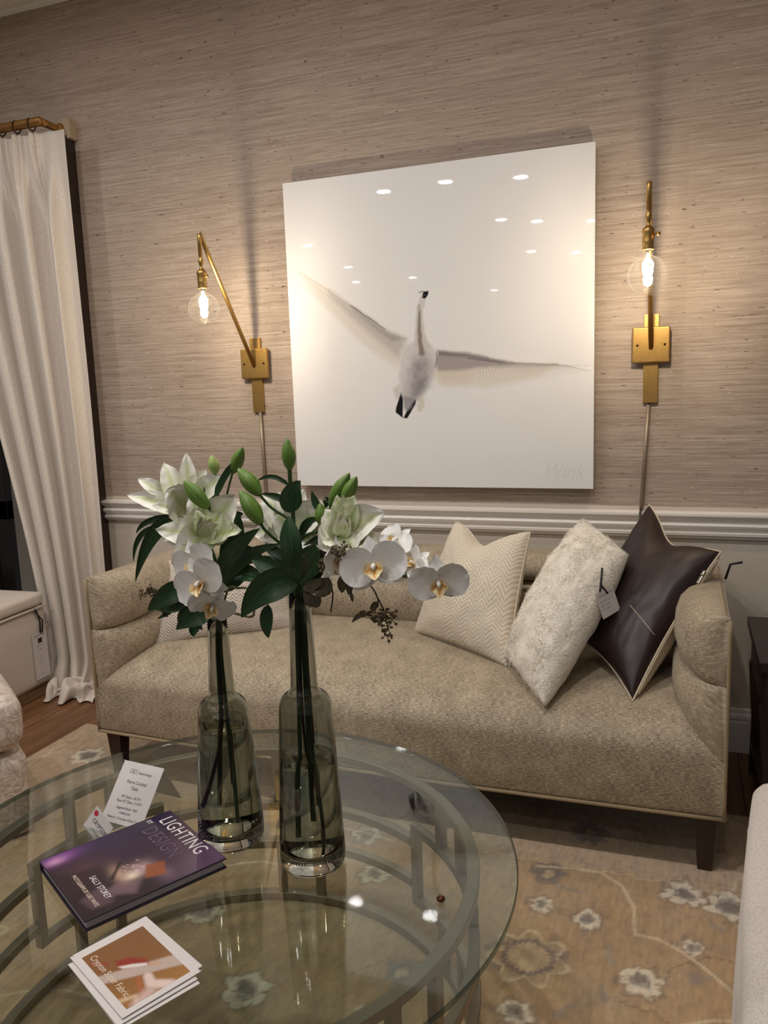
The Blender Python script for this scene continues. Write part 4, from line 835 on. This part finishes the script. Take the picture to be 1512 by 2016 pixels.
for s_, z_, sz in (('Pierce Cocktail', .088, .0108), ('Table', .075, .0108), ('48" Diam x 18.5"H', .056, .0085), ('Base: 42" Diam, X 18"H', .046, .0085), ('Suggested Retail:  4350', .032, .0075), ('PU898-02/NE', .0215, .0065), ('Shown In:  Greyscape w/Glass Top', .010, .0072)): text('lettering', s_, sz, cm @ T(CWd/2, z_, .0009), 'ink', c1, .86, 'CENTER')
# small fabric card leaning on the book
tA, tB, tC = Vector((-1.194, -1.813, .515)), Vector((-1.227, -1.825, .4712)), Vector((-1.143, -1.829, .483))
c2k = thing('fabric_card', 'small white card with a red dot, half hidden behind the purple book', 'card', tB)
u_ = (tC-tA).normalized(); v_ = (tA-tB); km = frame(tB, u_, v_); HK = .056
emit('leaf', MB().box((0, 0, 0), (.066, HK, .0006), km), 'paper', c2k)
text('lettering', 'CRYPTON', .0155, km @ T(.012, .024, .0009), 'ink', c2k, .74); text('lettering', 'SUPER FABRIC', .006, km @ T(.020, .010, .0009), 'greyink', c2k, .9)
dm = MB(); dm.add([km @ Vector((.010+.0062*math.cos(2*PI*i/20), .044+.0062*math.sin(2*PI*i/20), .001)) for i in range(20)], [tuple(range(20))]); emit('red_dot', dm, 'redink', c2k)
# stack of printed cards
ux, vy = Vector((.146, -.07, 0)).normalized(), Vector((.047, .101, 0)).normalized()
im0 = Vector((-.927, -2.178, 0)); SW, SH = .186, .136
def photo_paint(P):
    n = len(P); w, h = .162, .111; u, v = P[:, 0]/w, P[:, 1]/h; c = np.tile(lin((136, 92, 54)), (n, 1))
    over(c, np.clip((u-.5)/.5, 0, 1)*.6, (176, 124, 62)); over(c, np.clip(.5-u, 0, 1)*np.clip(v, 0, 1)*.8, (120, 84, 64))
    q = lambda *a: [(w*x, h*y) for x, y in a]
    polygon(P, c, q((.38, -.02), (.52, -.02), (.86, 1.02), (.66, 1.02)), (198, 178, 168), .9, .006)
    polygon(P, c, q((.30, .34), (.40, .28), (.62, .66), (.50, .68), (.36, .52)), (150, 48, 40), .9, .006); polygon(P, c, q((.40, .30), (.46, .33), (.60, .62), (.56, .64), (.47, .48)), (238, 226, 220), .9, .004); stroke(P, c, q((.60, .66), (.66, .76)), .004, .006, (204, 160, 130), .9, .4)
    stroke(P, c, q((.74, .52), (.86, .48), (1.0, .66)), .010, .014, (236, 214, 206), .85, .6); stroke(P, c, q((.70, .40), (.90, .30), (1.02, .36)), .006, .008, (190, 96, 72), .5, .8); stroke(P, c, q((.98, .16), (.90, .20), (.86, .02)), .005, .008, (226, 194, 160), .7, .8)
    stroke(P, c, q((.94, .40), (1.0, .16)), .016, .016, (222, 196, 190), .7, .8); stroke(P, c, q((.18, .06), (.24, .18), (.30, .22)), .006, .004, (150, 50, 46), .7, .8)
    return np.clip(c, 0, 1)
offs = [(-.006, .004, .02), (.012, -.006, -.03), (-.010, .002, .035), (.006, -.008, -.015), (-.008, .006, .02), (.000, .0, .0)]
zz = .4705
words = ['bottom card of the stack of printed cards, sticking out least evenly', 'second card up in the stack, its corner poking out to the right', 'third card up in the stack, its edge showing on the left', 'fourth card up in the stack, just under the top two', 'fifth card up, directly beneath the photo card', 'top photo card reading Crypton Super Fabric, on the stack of cards']
for k, ((ox, oy, rz), lb) in enumerate(zip(offs, words)):
    cmx = frame(im0-ux*.012-vy*.013+ux*ox+vy*oy+Vector((0, 0, zz)), Matrix.Rotation(rz, 3, 'Z') @ ux, Matrix.Rotation(rz, 3, 'Z') @ vy)
    o = thing('photo_card', lb, 'card', cmx.translation, 'stack of printed cards on the glass table')
    emit('leaf', MB().box((0, 0, 0), (SW, SH, .0012), cmx), 'paper', o)
    if k == 5:
        painted('photo', cmx @ T(.012, .013, .0014), .162, .111, 160, 110, photo_paint, 'cardphoto', o)
        text('lettering', 'Crypton Super Fabric...', .0165, cmx @ T(.022, .022, .0018), 'creamink', o, .88)
    zz += .0014
bd = emit('bead', MB().lathe([(.0001, 0), (.005, .001), (.008, .004), (.008, .007), (.005, .010), (.0001, .011)], (-.398, -1.842, .4703), 18), 'bead', None, True)
tag(bd, 'small shiny copper-brown bead lying on the glass table top', 'bead')
# ================================================================== FLOWERS
TOCAM = lambda p: (Vector(CAM)-Vector(p)).normalized()
class Fl:                                                                       # sight-line helper at a vase's depth; dy < 0 is nearer the camera
    def __init__(s, y): s.y = y
    def __call__(s, px, py, dy=0.0): return onY(px, py, s.y+dy)
FLf, FRf = Fl(VLY), Fl(VRY)
def blade_mb(mb, p0, p1, p2, w, nrm, shape='leaf', cup=.25, ruf=0.0, n=12, m=6, seed=0, fold=0.0):
    p0, p1, p2 = Vector(p0), Vector(p1), Vector(p2); nrm = Vector(nrm)
    def prof(t):
        if shape == 'leaf': return (math.sin(PI*min(1, t**.75))**.8)*.98+.04*(1-t)
        if shape == 'strap': return min(1, (1-t)*3.2)**.7*min(1, .35+t*4)
        if shape == 'petal': return max(.015, 2.3*(t+.05)**.5*max(0, 1-t)**.88)
        if shape == 'round': return math.sqrt(max(0, 1-(2*t*.96-.94)**2))+.02
        if shape == 'bud': return math.sin(PI*t)**.8
    def fn(a, b):
        q = p0*(1-b)**2+p1*2*b*(1-b)+p2*b*b; tg = ((p1-p0)*2*(1-b)+(p2-p1)*2*b); tg = tg.normalized() if tg.length > 1e-9 else (p2-p0).normalized()
        sd = tg.cross(nrm); sd = sd.normalized() if sd.length > 1e-5 else tg.orthogonal().normalized(); nn = sd.cross(tg).normalized()
        x = a*2-1; ww = w*.5*prof(b)
        rz = ruf*w*nz3((x*1.5+seed, b*7+seed*1.3, seed), 1.0)*abs(x)*2
        return q + sd*(x*ww) + nn*(cup*ww*(x*x)*1.0 + rz - fold*ww*(1-abs(x)))
    return mb.grid(fn, m, n)
def leaf(parent, p0, p1, p2, w, nrm=None, mat='leaf', shape='leaf', cup=.35, name='leaf', **k):
    nrm = nrm or TOCAM(p1)
    return emit(name, blade_mb(MB(), p0, p1, p2, w, nrm, shape, cup, **k), mat, parent, True)
PXM = 1.0/960                                                                   # metres per pixel at the bouquets
def bud(parent, p0, p2, w, mat='bud'):
    p0, p2 = Vector(p0), Vector(p2); ax = p2-p0; L = ax.length; ax.normalize(); u = ax.orthogonal().normalized(); v = ax.cross(u); mb = MB()
    def fn(a, b):
        an = 2*PI*a; r = w*.5*(math.sin(PI*min(1, b*.93+.05))**.75)*(1-.22*b)*(1+.10*math.cos(3*an)); 
        if b > .985: r *= .4
        return p0+ax*(L*b)+(u*math.cos(an)+v*math.sin(an))*r
    mb.grid(fn, 18, 14, True, lambda a, b: ((a*3) % 1, b))
    return emit('bud', mb, mat, parent, True)
def stem(parent, pts, r=.0035, mat='stem', name='stem'):
    P_ = [Vector(p) for p in pts]; out = []
    for i in range(len(P_)-1):                                                   # Catmull-Rom
        a, b, c, d = P_[max(0, i-1)], P_[i], P_[i+1], P_[min(len(P_)-1, i+2)]
        for k in range(6): t_ = k/6; out.append(.5*((2*b)+(c-a)*t_+(2*a-5*b+4*c-d)*t_*t_+(3*b-a-3*c+d)*t_**3))
    out.append(P_[-1]); return emit(name, MB().tube(out, r, 8), mat, parent, True)
def flower(parent, centre, petals, mat, F, name='lily_flower', seed=0):
    """petals: list of (tip px, py, dy, width px, bend, shape[, base px, py, dy])"""
    e = bpy.data.objects.new(name, None); COL.objects.link(e); e.location = F(*centre); e.parent = parent; e.matrix_parent_inverse = inv(parent)
    for i, q in enumerate(petals):
        tx, ty, dy, w, bend = q[:5]; sh = q[5] if len(q) > 5 else 'petal'
        b0 = F(*(q[6:9] if len(q) > 6 else centre)); tip = F(tx, ty, dy); mid = (b0+tip)/2+TOCAM(b0)*bend*PXM+Vector((0, 0, 1))*abs(bend)*PXM*.3
        nr = TOCAM(b0)*1.0+Vector((0, 0, .35))
        emit('petal', blade_mb(MB(), b0, mid, tip, w*PXM*1.3, nr, sh, .40, .075, 14, 8, seed+i*1.7), mat if len(q) < 10 else q[9], e, True)
    return e
def orchid(parent, F, c, size, right, up, tocam_k=1.0, seed=0, lip=True, back=False):
    """c = (px, py, dy); right/up are picture-plane directions of the flower; size in px (half width)"""
    p = F(*c); cam_ = TOCAM(p); R_ = Vector(AX[0]); U_ = -Vector(AX[1]); s_ = size*PXM
    rr = (R_*right[0]+U_*right[1]+cam_*(right[2] if len(right) > 2 else 0)).normalized(); uu = (R_*up[0]+U_*up[1]+cam_*(up[2] if len(up) > 2 else 0)); uu = (uu-rr*uu.dot(rr)).normalized(); nn = rr.cross(uu)
    if back: nn = -nn
    e = bpy.data.objects.new('orchid_flower', None); COL.objects.link(e); e.location = p; e.parent = parent; e.matrix_parent_inverse = inv(parent)
    def pet(dir_, L, w, lift, shape='round', mat='orchid', back_=0.0, nm='petal'):
        tip = p+dir_*L+nn*lift; mid = p+dir_*L*.5+nn*(lift*.5+.10*s_)
        emit(nm, blade_mb(MB(), p+nn*back_, mid+nn*back_, tip+nn*back_, w, nn, shape, .22, .05, 12, 8, seed), mat, e, True)
    for dx, dy in ((0, 1), (.80, -.62), (-.80, -.62)): pet((rr*dx+uu*dy).normalized(), s_*.98, s_*.66, -.06*s_, 'petal', 'orchid', -.05*s_, 'sepal')
    for sx in (1, -1): pet((rr*sx+uu*.22).normalized(), s_*1.06, s_*1.22, .10*s_)
    if lip:
        pet((-uu*.7+nn*.7).normalized(), s_*.52, s_*.50, .15*s_, 'petal', 'lip', .02*s_, 'lip')
        for sx in (1, -1): pet((rr*sx*.8-uu*.25+nn*.5).normalized(), s_*.36, s_*.38, .20*s_, 'round', 'lip', .02*s_, 'lip_lobe')
        mb = MB(); q0 = p+nn*.02*s_; mb.tube([q0, q0+nn*.16*s_+uu*.06*s_, q0+nn*.30*s_+uu*.02*s_, q0+nn*.36*s_-uu*.06*s_], [.05*s_, .08*s_, .075*s_, .02*s_], 10); emit('column', mb, 'orchid', e, True)
    return e
zf = lambda v, z: Vector((v[0], v[1], z))
# ---- lilies in the smaller vase
VL = (VLX, VLY); VR = (VRX, VRY)
lA = thing('lily_stem', 'white lily facing away, with three green buds above it, in the smaller vase', 'flower', (VLX+.012, VLY, .515), 'cut flowers in the two vases')
stem(lA, [(VLX+.020, VLY-.01, .520), (VLX+.010, VLY, .70), (VLX+.004, VLY, .90), FLf(428, 1190), FLf(410, 1090, .02), FLf(380, 1020, .03), FLf(362, 1004, .02)])
flower(lA, (364, 1004, .0), [(250, 975, -.02, 34, 14), (271, 942, .0, 22, 12, 'petal', 318, 972, 0.0), (323, 911, .02, 34, 10, 'petal', 350, 985, .0), (367, 891, .03, 26, 6, 'petal', 372, 975, .01),
    (300, 996, -.05, 26, 16), (330, 962, -.05, 58, 20), (405, 925, .04, 40, 8), (438, 938, .03, 34, 18, 'petal', 392, 975, .0), (352, 950, -.03, 50, 14)], 'petal', FLf, seed=1)
stem(lA, [FLf(412, 1090, .02), FLf(438, 1010), FLf(450, 960), FLf(458, 930)], .0022)
bud(lA, FLf(457, 932, 0), FLf(478, 880, -.005), 27*PXM); bud(lA, FLf(424, 934, .02), FLf(416, 896, .02), 25*PXM, 'budback'); bud(lA, FLf(412, 1000, -.05), FLf(362, 946, -.05), 32*PXM)
stem(lA, [FLf(424, 934, .02), FLf(430, 980, .02), FLf(416, 1060, .02)], .002); stem(lA, [FLf(412, 1000, -.05), FLf(420, 1040, -.02), FLf(414, 1090, .02)], .002)
leaf(lA, FLf(372, 1030, .0), FLf(298, 1000, -.03), FLf(266, 1147, -.02), 31*PXM, name='leaf')
leaf(lA, FLf(345, 1015, .01), FLf(278, 1020, .0), FLf(268, 1051, .0), 12*PXM); leaf(lA, FLf(305, 1035, -.01), FLf(262, 1050, .0), FLf(263, 1108, -.01), 11*PXM); leaf(lA, FLf(372, 1034, .0), FLf(345, 1012, -.01), FLf(300, 998, .0), 11*PXM)
leaf(lA, FLf(424, 978, -.02), FLf(440, 930, -.01), FLf(470, 905, -.01), 13*PXM, shape='strap'); leaf(lA, FLf(432, 1000, .02), FLf(410, 970, .0), FLf(406, 948, .01), 26*PXM)
lB = thing('lily_stem', 'open double lily, green-white, facing the front in the smaller vase', 'flower', (VLX-.012, VLY, .515), 'cut flowers in the two vases')
stem(lB, [(VLX-.020, VLY+.005, .55), (VLX-.008, VLY, .72), (VLX-.004, VLY, .90), FLf(432, 1180), FLf(425, 1110), FLf(408, 1060)], .0035, 'stem')
flower(lB, (408, 1056, -.02), [(375, 972, -.02, 40, 16), (462, 975, -.02, 62, 22), (308, 1044, -.04, 44, 18), (345, 1096, -.07, 52, 22), (476, 1045, -.05, 36, 16, 'petal', 415, 1056, -.02, 'petalg'), (318, 1060, -.03, 40, 12),
    (384, 998, -.04, 34, 18, 'petal', 400, 1050, -.03, 'petalg'), (398, 985, -.05, 24, 10, 'petal', 405, 1046, -.04, 'petalg'), (436, 1008, -.07, 30, 18, 'petal', 410, 1052, -.05, 'petalg'), (386, 1004, -.07, 22, 14, 'petal', 402, 1050, -.05, 'petalg'),
    (404, 1018, -.085, 22, 12, 'petal', 405, 1056, -.06, 'petalg'), (418, 1020, -.085, 24, 12, 'petal', 410, 1056, -.06, 'petalg'), (395, 1016, -.09, 20, 10, 'petal', 402, 1056, -.06, 'petalg'), (428, 1030, -.09, 26, 14, 'petal', 412, 1058, -.06, 'petalg')], 'petal', FLf, seed=2)
for a, b, c, w in (((372, 1158, 0), (335, 1158, -.04), (290, 1203, -.03), 42), ((416, 1205, 0), (390, 1200, -.03), (346, 1240, -.03), 44), ((388, 1225, -.01), (378, 1240, -.02), (382, 1254, -.02), 20), ((365, 1180, .0), (350, 1200, -.02), (305, 1200, .0), 22), ((350, 1182, 0), (340, 1205, 0), (308, 1219, 0), 12),
                   ((432, 1130, .0), (455, 1075, -.04), (512, 1040, -.03), 34), ((436, 1150, .0), (470, 1085, -.01), (550, 1072, -.02), 28), ((450, 1128, .02), (490, 1118, .0), (530, 1152, -.01), 34), ((440, 1120, .02), (470, 1050, .02), (462, 1000, .02), 42), ((446, 1110, .03), (490, 1080, .03), (520, 1105, .03), 42), ((430, 1165, .01), (470, 1120, .02), (500, 1120, .02), 40), ((372, 1180, .02), (365, 1215, .0), (400, 1240, .01), 34), ((425, 1060, .03), (440, 1020, .03), (480, 1010, .03), 40)):
    leaf(lB, FLf(*a), FLf(*b), FLf(*c), w*PXM)
oL = thing('orchid_spray', 'spray of three white orchids with yellow centres hanging over the smaller vase', 'flower', (VLX, VLY, .62), 'cut flowers in the two vases')
stem(oL, [(VLX+.008, VLY, .60), (VLX+.006, VLY, .90), FLf(447, 1165), FLf(470, 1158, -.01), FLf(488, 1160, -.02), FLf(498, 1185, -.02), FLf(497, 1213, -.03), FLf(465, 1208, -.04), FLf(430, 1196, -.05), FLf(410, 1170, -.04), FLf(392, 1140, -.02)], .0026, 'orchidstem')
orchid(oL, FLf, (386, 1110, -.075), 48, (.80, .34, .55), (-.34, .94), seed=3); orchid(oL, FLf, (398, 1148, -.10), 54, (.74, .48, .5), (-.4, .9), seed=5); orchid(oL, FLf, (416, 1190, -.085), 44, (.80, -.25, -.45), (.5, .6, .5), seed=8, lip=True)
eL = thing('eucalyptus_sprig', 'thin twig with olive seed clusters poking out to the left of the smaller vase', 'foliage', (VLX-.005, VLY, .75), 'seeded eucalyptus in the two vases')
def seeds(parent, F, pts, n, r_px, spread, seed, name='seed_cluster'):
    r = random.Random(seed); mb = MB()
    for (px, py, dy) in pts:
        c = F(px, py, dy)
        for i in range(n):
            d = Vector((r.gauss(0, 1), r.gauss(0, 1), r.gauss(0, 1))).normalized(); q = c+d*spread*PXM*r.uniform(.3, 1); s_ = r_px*PXM*r.uniform(.7, 1.2)
            mb.tube([c, q], .0007, 4, cap=False); mb.tube([q, q+d*s_*.6, q+d*s_*1.5, q+d*s_*2.1], [s_*.3, s_, s_*.9, s_*.35], 6)
    o = emit(name, mb, 'seed', parent, True); o['kind'] = 'stuff'; return o
stem(eL, [(VLX-.004, VLY+.006, .74), (VLX-.003, VLY+.006, .92), FLf(420, 1190, .02), FLf(360, 1172, .0), FLf(320, 1168, -.01), FLf(296, 1166, -.01)], .0014, 'twig'); seeds(eL, FLf, [(298, 1160, -.01), (288, 1168, -.01), (304, 1168, -.01), (280, 1170, 0)], 12, 2.2, 11, 4)
for a, b, c, w in (((330, 1190, .0), (322, 1205, 0), (330, 1215, 0), 16), ((372, 1195, .01), (355, 1205, .01), (350, 1225, .01), 14)): leaf(eL, FLf(*a), FLf(*b), FLf(*c), w*PXM, mat='euc')
# ---- the taller vase
lC = thing('lily_stem', 'tall lily with a single upright bud and broad dark leaves in the taller vase', 'flower', (VRX-.01, VRY, .52), 'cut flowers in the two vases')
stem(lC, [(VRX-.016, VRY-.012, .535), (VRX-.012, VRY-.004, .80), (VRX-.008, VRY, 1.0), FRf(584, 1150), FRf(580, 1100), FRf(577, 1010), FRf(572, 960), FRf(570, 922)], .0042)
bud(lC, FRf(570, 926), FRf(565, 863), 28*PXM); bud(lC, FRf(512, 975, -.03), FRf(468, 922, -.03), 33*PXM); bud(lC, FRf(514, 1032, -.05), FRf(472, 966, -.05), 35*PXM)
stem(lC, [FRf(512, 975, -.03), FRf(535, 1000, -.02), FRf(568, 1021, -.01)], .0026); stem(lC, [FRf(514, 1032, -.05), FRf(524, 1046, -.04), FRf(550, 1068, -.02), FRf(580, 1090)], .0028)
leaf(lC, FRf(583, 1140, -.03), FRf(572, 1080, -.06), FRf(568, 1015, -.03), 38*PXM, shape='strap', cup=.25); leaf(lC, FRf(580, 1150, -.02), FRf(618, 1080, -.05), FRf(626, 1078, -.04), 46*PXM)
leaf(lC, FRf(588, 1150, -.02), FRf(520, 1130, -.06), FRf(475, 1217, -.05), 58*PXM); leaf(lC, FRf(528, 1190, -.03), FRf(520, 1225, -.04), FRf(529, 1257, -.03), 24*PXM); leaf(lC, FRf(560, 1140, -.0), FRf(530, 1110, .0), FRf(495, 1102, .0), 40*PXM); leaf(lC, FRf(565, 1110, .01), FRf(545, 1085, .01), FRf(520, 1078, .01), 24*PXM)
leaf(lC, FRf(574, 1010, -.01), FRf(566, 970, -.02), FRf(592, 946, -.01), 40*PXM); leaf(lC, FRf(570, 990, .0), FRf(545, 975, -.01), FRf(512, 972, .0), 13*PXM); leaf(lC, FRf(572, 958, .0), FRf(535, 925, -.01), FRf(505, 948, .0), 9*PXM); leaf(lC, FRf(585, 1145, .01), FRf(600, 1080, .03), FRf(640, 1050, .03), 34*PXM); leaf(lC, FRf(592, 1150, .02), FRf(560, 1160, .0), FRf(552, 1140, .0), 30*PXM)
lD = thing('lily_stem', 'white lily half hidden behind the broad leaves, in the taller vase', 'flower', (VRX, VRY+.01, .55), 'cut flowers in the two vases')
stem(lD, [(VRX-.004, VRY+.014, .56), (VRX-.002, VRY+.008, .85), FRf(592, 1160, .01), FRf(582, 1110, .03), FRf(572, 1050, .05)], .0035)
flower(lD, (575, 1045, .05), [(518, 975, .05, 48, 14), (548, 968, .06, 36, 10), (498, 1050, .04, 44, 14), (520, 1085, .03, 44, 12), (618, 985, .06, 44, 12), (646, 1000, .05, 44, 12), (642, 1080, .03, 50, 14), (600, 1092, .02, 50, 14), (598, 962, .07, 30, 8), (540, 1010, .03, 46, 14)], 'petal', FRf, seed=4)
lE = thing('lily_stem', 'double lily with green-streaked petals below a pair of buds, in the taller vase', 'flower', (VRX+.01, VRY, .58), 'cut flowers in the two vases')
stem(lE, [(VRX+.014, VRY, .60), (VRX+.008, VRY, .80), (VRX+.006, VRY, 1.0), FRf(608, 1140), FRf(645, 1090, .0), FRf(668, 1062, .0)], .0036)
flower(lE, (668, 1056, -.01), [(640, 1002, -.02, 38, 14), (757, 1008, -.04, 50, 18, 'petal', 680, 1050, -.02), (744, 1074, -.06, 44, 18, 'petal', 680, 1058, -.01, 'petalg'), (632, 1082, -.05, 50, 18), (700, 1086, -.07, 54, 18), (655, 1012, -.04, 30, 12), (642, 1050, -.03, 40, 12),
    (664, 974, -.02, 20, 6, 'petal', 668, 1030, -.02, 'petalg'), (682, 968, -.02, 22, 6, 'petal', 676, 1030, -.02, 'petalg'), (698, 975, -.02, 24, 8, 'petal', 680, 1030, -.02, 'petalg'), (705, 992, -.04, 28, 10, 'petal', 682, 1040, -.02, 'petalg'), (676, 996, -.05, 20, 8, 'petal', 674, 1046, -.03, 'petalg'), (660, 1000, -.05, 20, 8, 'petal', 668, 1046, -.03, 'petalg'), (688, 1012, -.06, 20, 10, 'petal', 676, 1052, -.03, 'petalg'), (672, 1010, -.06, 22, 8, 'petal', 671, 1054, -.03)], 'petal', FRf, seed=6)
bud(lE, FRf(650, 996, .0), FRf(688, 931, .0), 30*PXM); bud(lE, FRf(674, 992, -.01), FRf(702, 938, -.01), 27*PXM); bud(lE, FRf(636, 1038, -.02), FRf(630, 990, -.02), 27*PXM)
stem(lE, [FRf(650, 996), FRf(648, 1020), FRf(655, 1060)], .0022); stem(lE, [FRf(674, 992, -.01), FRf(672, 1020, 0), FRf(664, 1060)], .0022); stem(lE, [FRf(636, 1038, -.02), FRf(634, 1044, -.02), FRf(600, 1055, -.02), FRf(586, 1075, -.01)], .003)
leaf(lE, FRf(634, 1010, -.01), FRf(618, 990, -.01), FRf(614, 966, -.01), 14*PXM); leaf(lE, FRf(592, 1060, -.01), FRf(600, 1015, -.02), FRf(634, 1024, -.02), 16*PXM); leaf(lE, FRf(700, 1020, .03), FRf(716, 1000, .03), FRf(725, 1012, .03), 14*PXM); leaf(lE, FRf(600, 1140, .02), FRf(625, 1075, .03), FRf(634, 1050, .03), 28*PXM); leaf(lE, FRf(645, 985, .03), FRf(648, 980, .03), FRf(640, 1000, .03), 20*PXM)
oR = thing('orchid_spray', 'arching spray of white orchids reaching out to the right of the taller vase', 'flower', (VRX+.004, VRY, .62), 'cut flowers in the two vases')
stem(oR, [(VRX+.006, VRY-.008, .62), (VRX+.006, VRY-.006, 1.0), FRf(615, 1140, -.03), FRf(660, 1104, -.06), FRf(720, 1110, -.06), FRf(775, 1130, -.06), FRf(805, 1134, -.07), FRf(835, 1146, -.08), FRf(860, 1150, -.08)], .0028, 'leaf')
orchid(oR, FRf, (660, 1104, -.085), 42, (.30, .06, -.5), (.05, 1, .15), seed=11); orchid(oR, FRf, (737, 1116, -.10), 53, (.95, .20, .1), (-.2, .95), seed=13); orchid(oR, FRf, (864, 1146, -.10), 46, (.96, .12, .1), (-.1, .9, .3), seed=17, lip=True); orchid(oR, FRf, (815, 1112, -.07), 34, (.35, -.5, .6), (.6, .7, 0), seed=19); orchid(oR, FRf, (780, 1068, -.05), 34, (.5, -.45, .6), (.6, .6, 0), seed=23)
for a, b, w in (((832, 1118, -.08), (822, 1096, -.09), 13), ((772, 1072, -.06), (783, 1058, -.07), 12)): 
    o = emit('orchid_bud', MB(), 'orchid', oR) if False else bud(oR, FRf(*a), FRf(*b), w*PXM, 'orchid')
eR = thing('eucalyptus_sprig', 'brown seeded eucalyptus drooping to the right of the taller vase', 'foliage', (VRX+.01, VRY, .75), 'seeded eucalyptus in the two vases')
stem(eR, [(VRX+.012, VRY+.006, .72), (VRX+.010, VRY+.004, 1.0), FRf(625, 1130, -.01), FRf(680, 1120, -.03), FRf(728, 1152, -.05), FRf(745, 1180, -.06), FRf(757, 1204, -.06)], .0015, 'twig')
stem(eR, [FRf(744, 1180, -.06), FRf(742, 1195, -.06), FRf(728, 1205, -.06)], .0012, 'twig'); stem(eR, [FRf(640, 1125, -.02), FRf(655, 1092, -.08), FRf(672, 1085, -.11)], .0012, 'twig'); stem(eR, [FRf(660, 1122, -.03), FRf(684, 1140, -.06), FRf(692, 1168, -.06)], .0012, 'twig'); stem(eR, [FRf(640, 1140, -.01), FRf(655, 1165, -.02), FRf(651, 1205, -.02)], .0015, 'twig')
seeds(eR, FRf, [(718, 1212, -.06), (730, 1206, -.06), (738, 1214, -.06), (760, 1206, -.06), (772, 1208, -.06), (755, 1222, -.06), (764, 1232, -.06), (760, 1250, -.06), (750, 1216, -.06), (768, 1216, -.06)], 11, 2.3, 12, 8); seeds(eR, FRf, [(664, 1085, -.11), (678, 1080, -.11), (682, 1092, -.11), (672, 1098, -.11), (643, 1105, -.05), (638, 1112, -.05)], 14, 2.4, 11, 9)
for a, b, c, w in (((745, 1186, -.06), (738, 1192, -.06), (728, 1200, -.06), 12), ((720, 1202, -.06), (705, 1212, -.06), (692, 1226, -.06), 9), ((682, 1130, -.05), (672, 1150, -.05), (674, 1168, -.05), 20), ((686, 1140, -.05), (690, 1155, -.05), (686, 1172, -.05), 14), ((690, 1165, -.05), (694, 1178, -.05), (694, 1186, -.05), 6)): leaf(eR, FRf(*a), FRf(*b), FRf(*c), w*PXM, mat='euc')
for a, b, c, w in (((605, 1150, -.01), (628, 1140, -.04), (645, 1172, -.03), 44), ((608, 1140, -.02), (612, 1100, -.04), (642, 1082, -.03), 34), ((605, 1160, -.02), (620, 1180, -.04), (616, 1195, -.03), 30), ((598, 1155, -.02), (612, 1158, -.04), (632, 1140, -.04), 20)): leaf(eR, FRf(*a), FRf(*b), FRf(*c), w*PXM, mat='euc', shape='round')
# loose cut stems under water that lean against the glass
sx = thing('cut_stem', 'loose dark stem leaning across the water of the taller vase', 'stem', (VRX+.02, VRY, .50), 'loose cut stems in the vases')
stem(sx, [(VRX+.028, VRY-.02, .503), (VRX+.030, VRY-.016, .54), (VRX+.018, VRY-.006, .62), (VRX-.004, VRY, .72), (VRX-.030, VRY, .78), (VRX-.006, VRY, .90), (VRX+.002, VRY+.012, 1.02)][:4]+[(VRX-.008, VRY+.002, .84), (VRX-.006, VRY+.010, 1.03)], .0032, 'twig')
sy2 = thing('cut_stem', 'loose dark stem leaning across the water of the smaller vase', 'stem', (VLX-.02, VLY, .53), 'loose cut stems in the vases')
stem(sy2, [(VLX-.040, VLY-.008, .545), (VLX-.022, VLY-.006, .62), (VLX-.002, VLY-.004, .73), (VLX-.002, VLY+.006, .95)], .0032, 'twig')
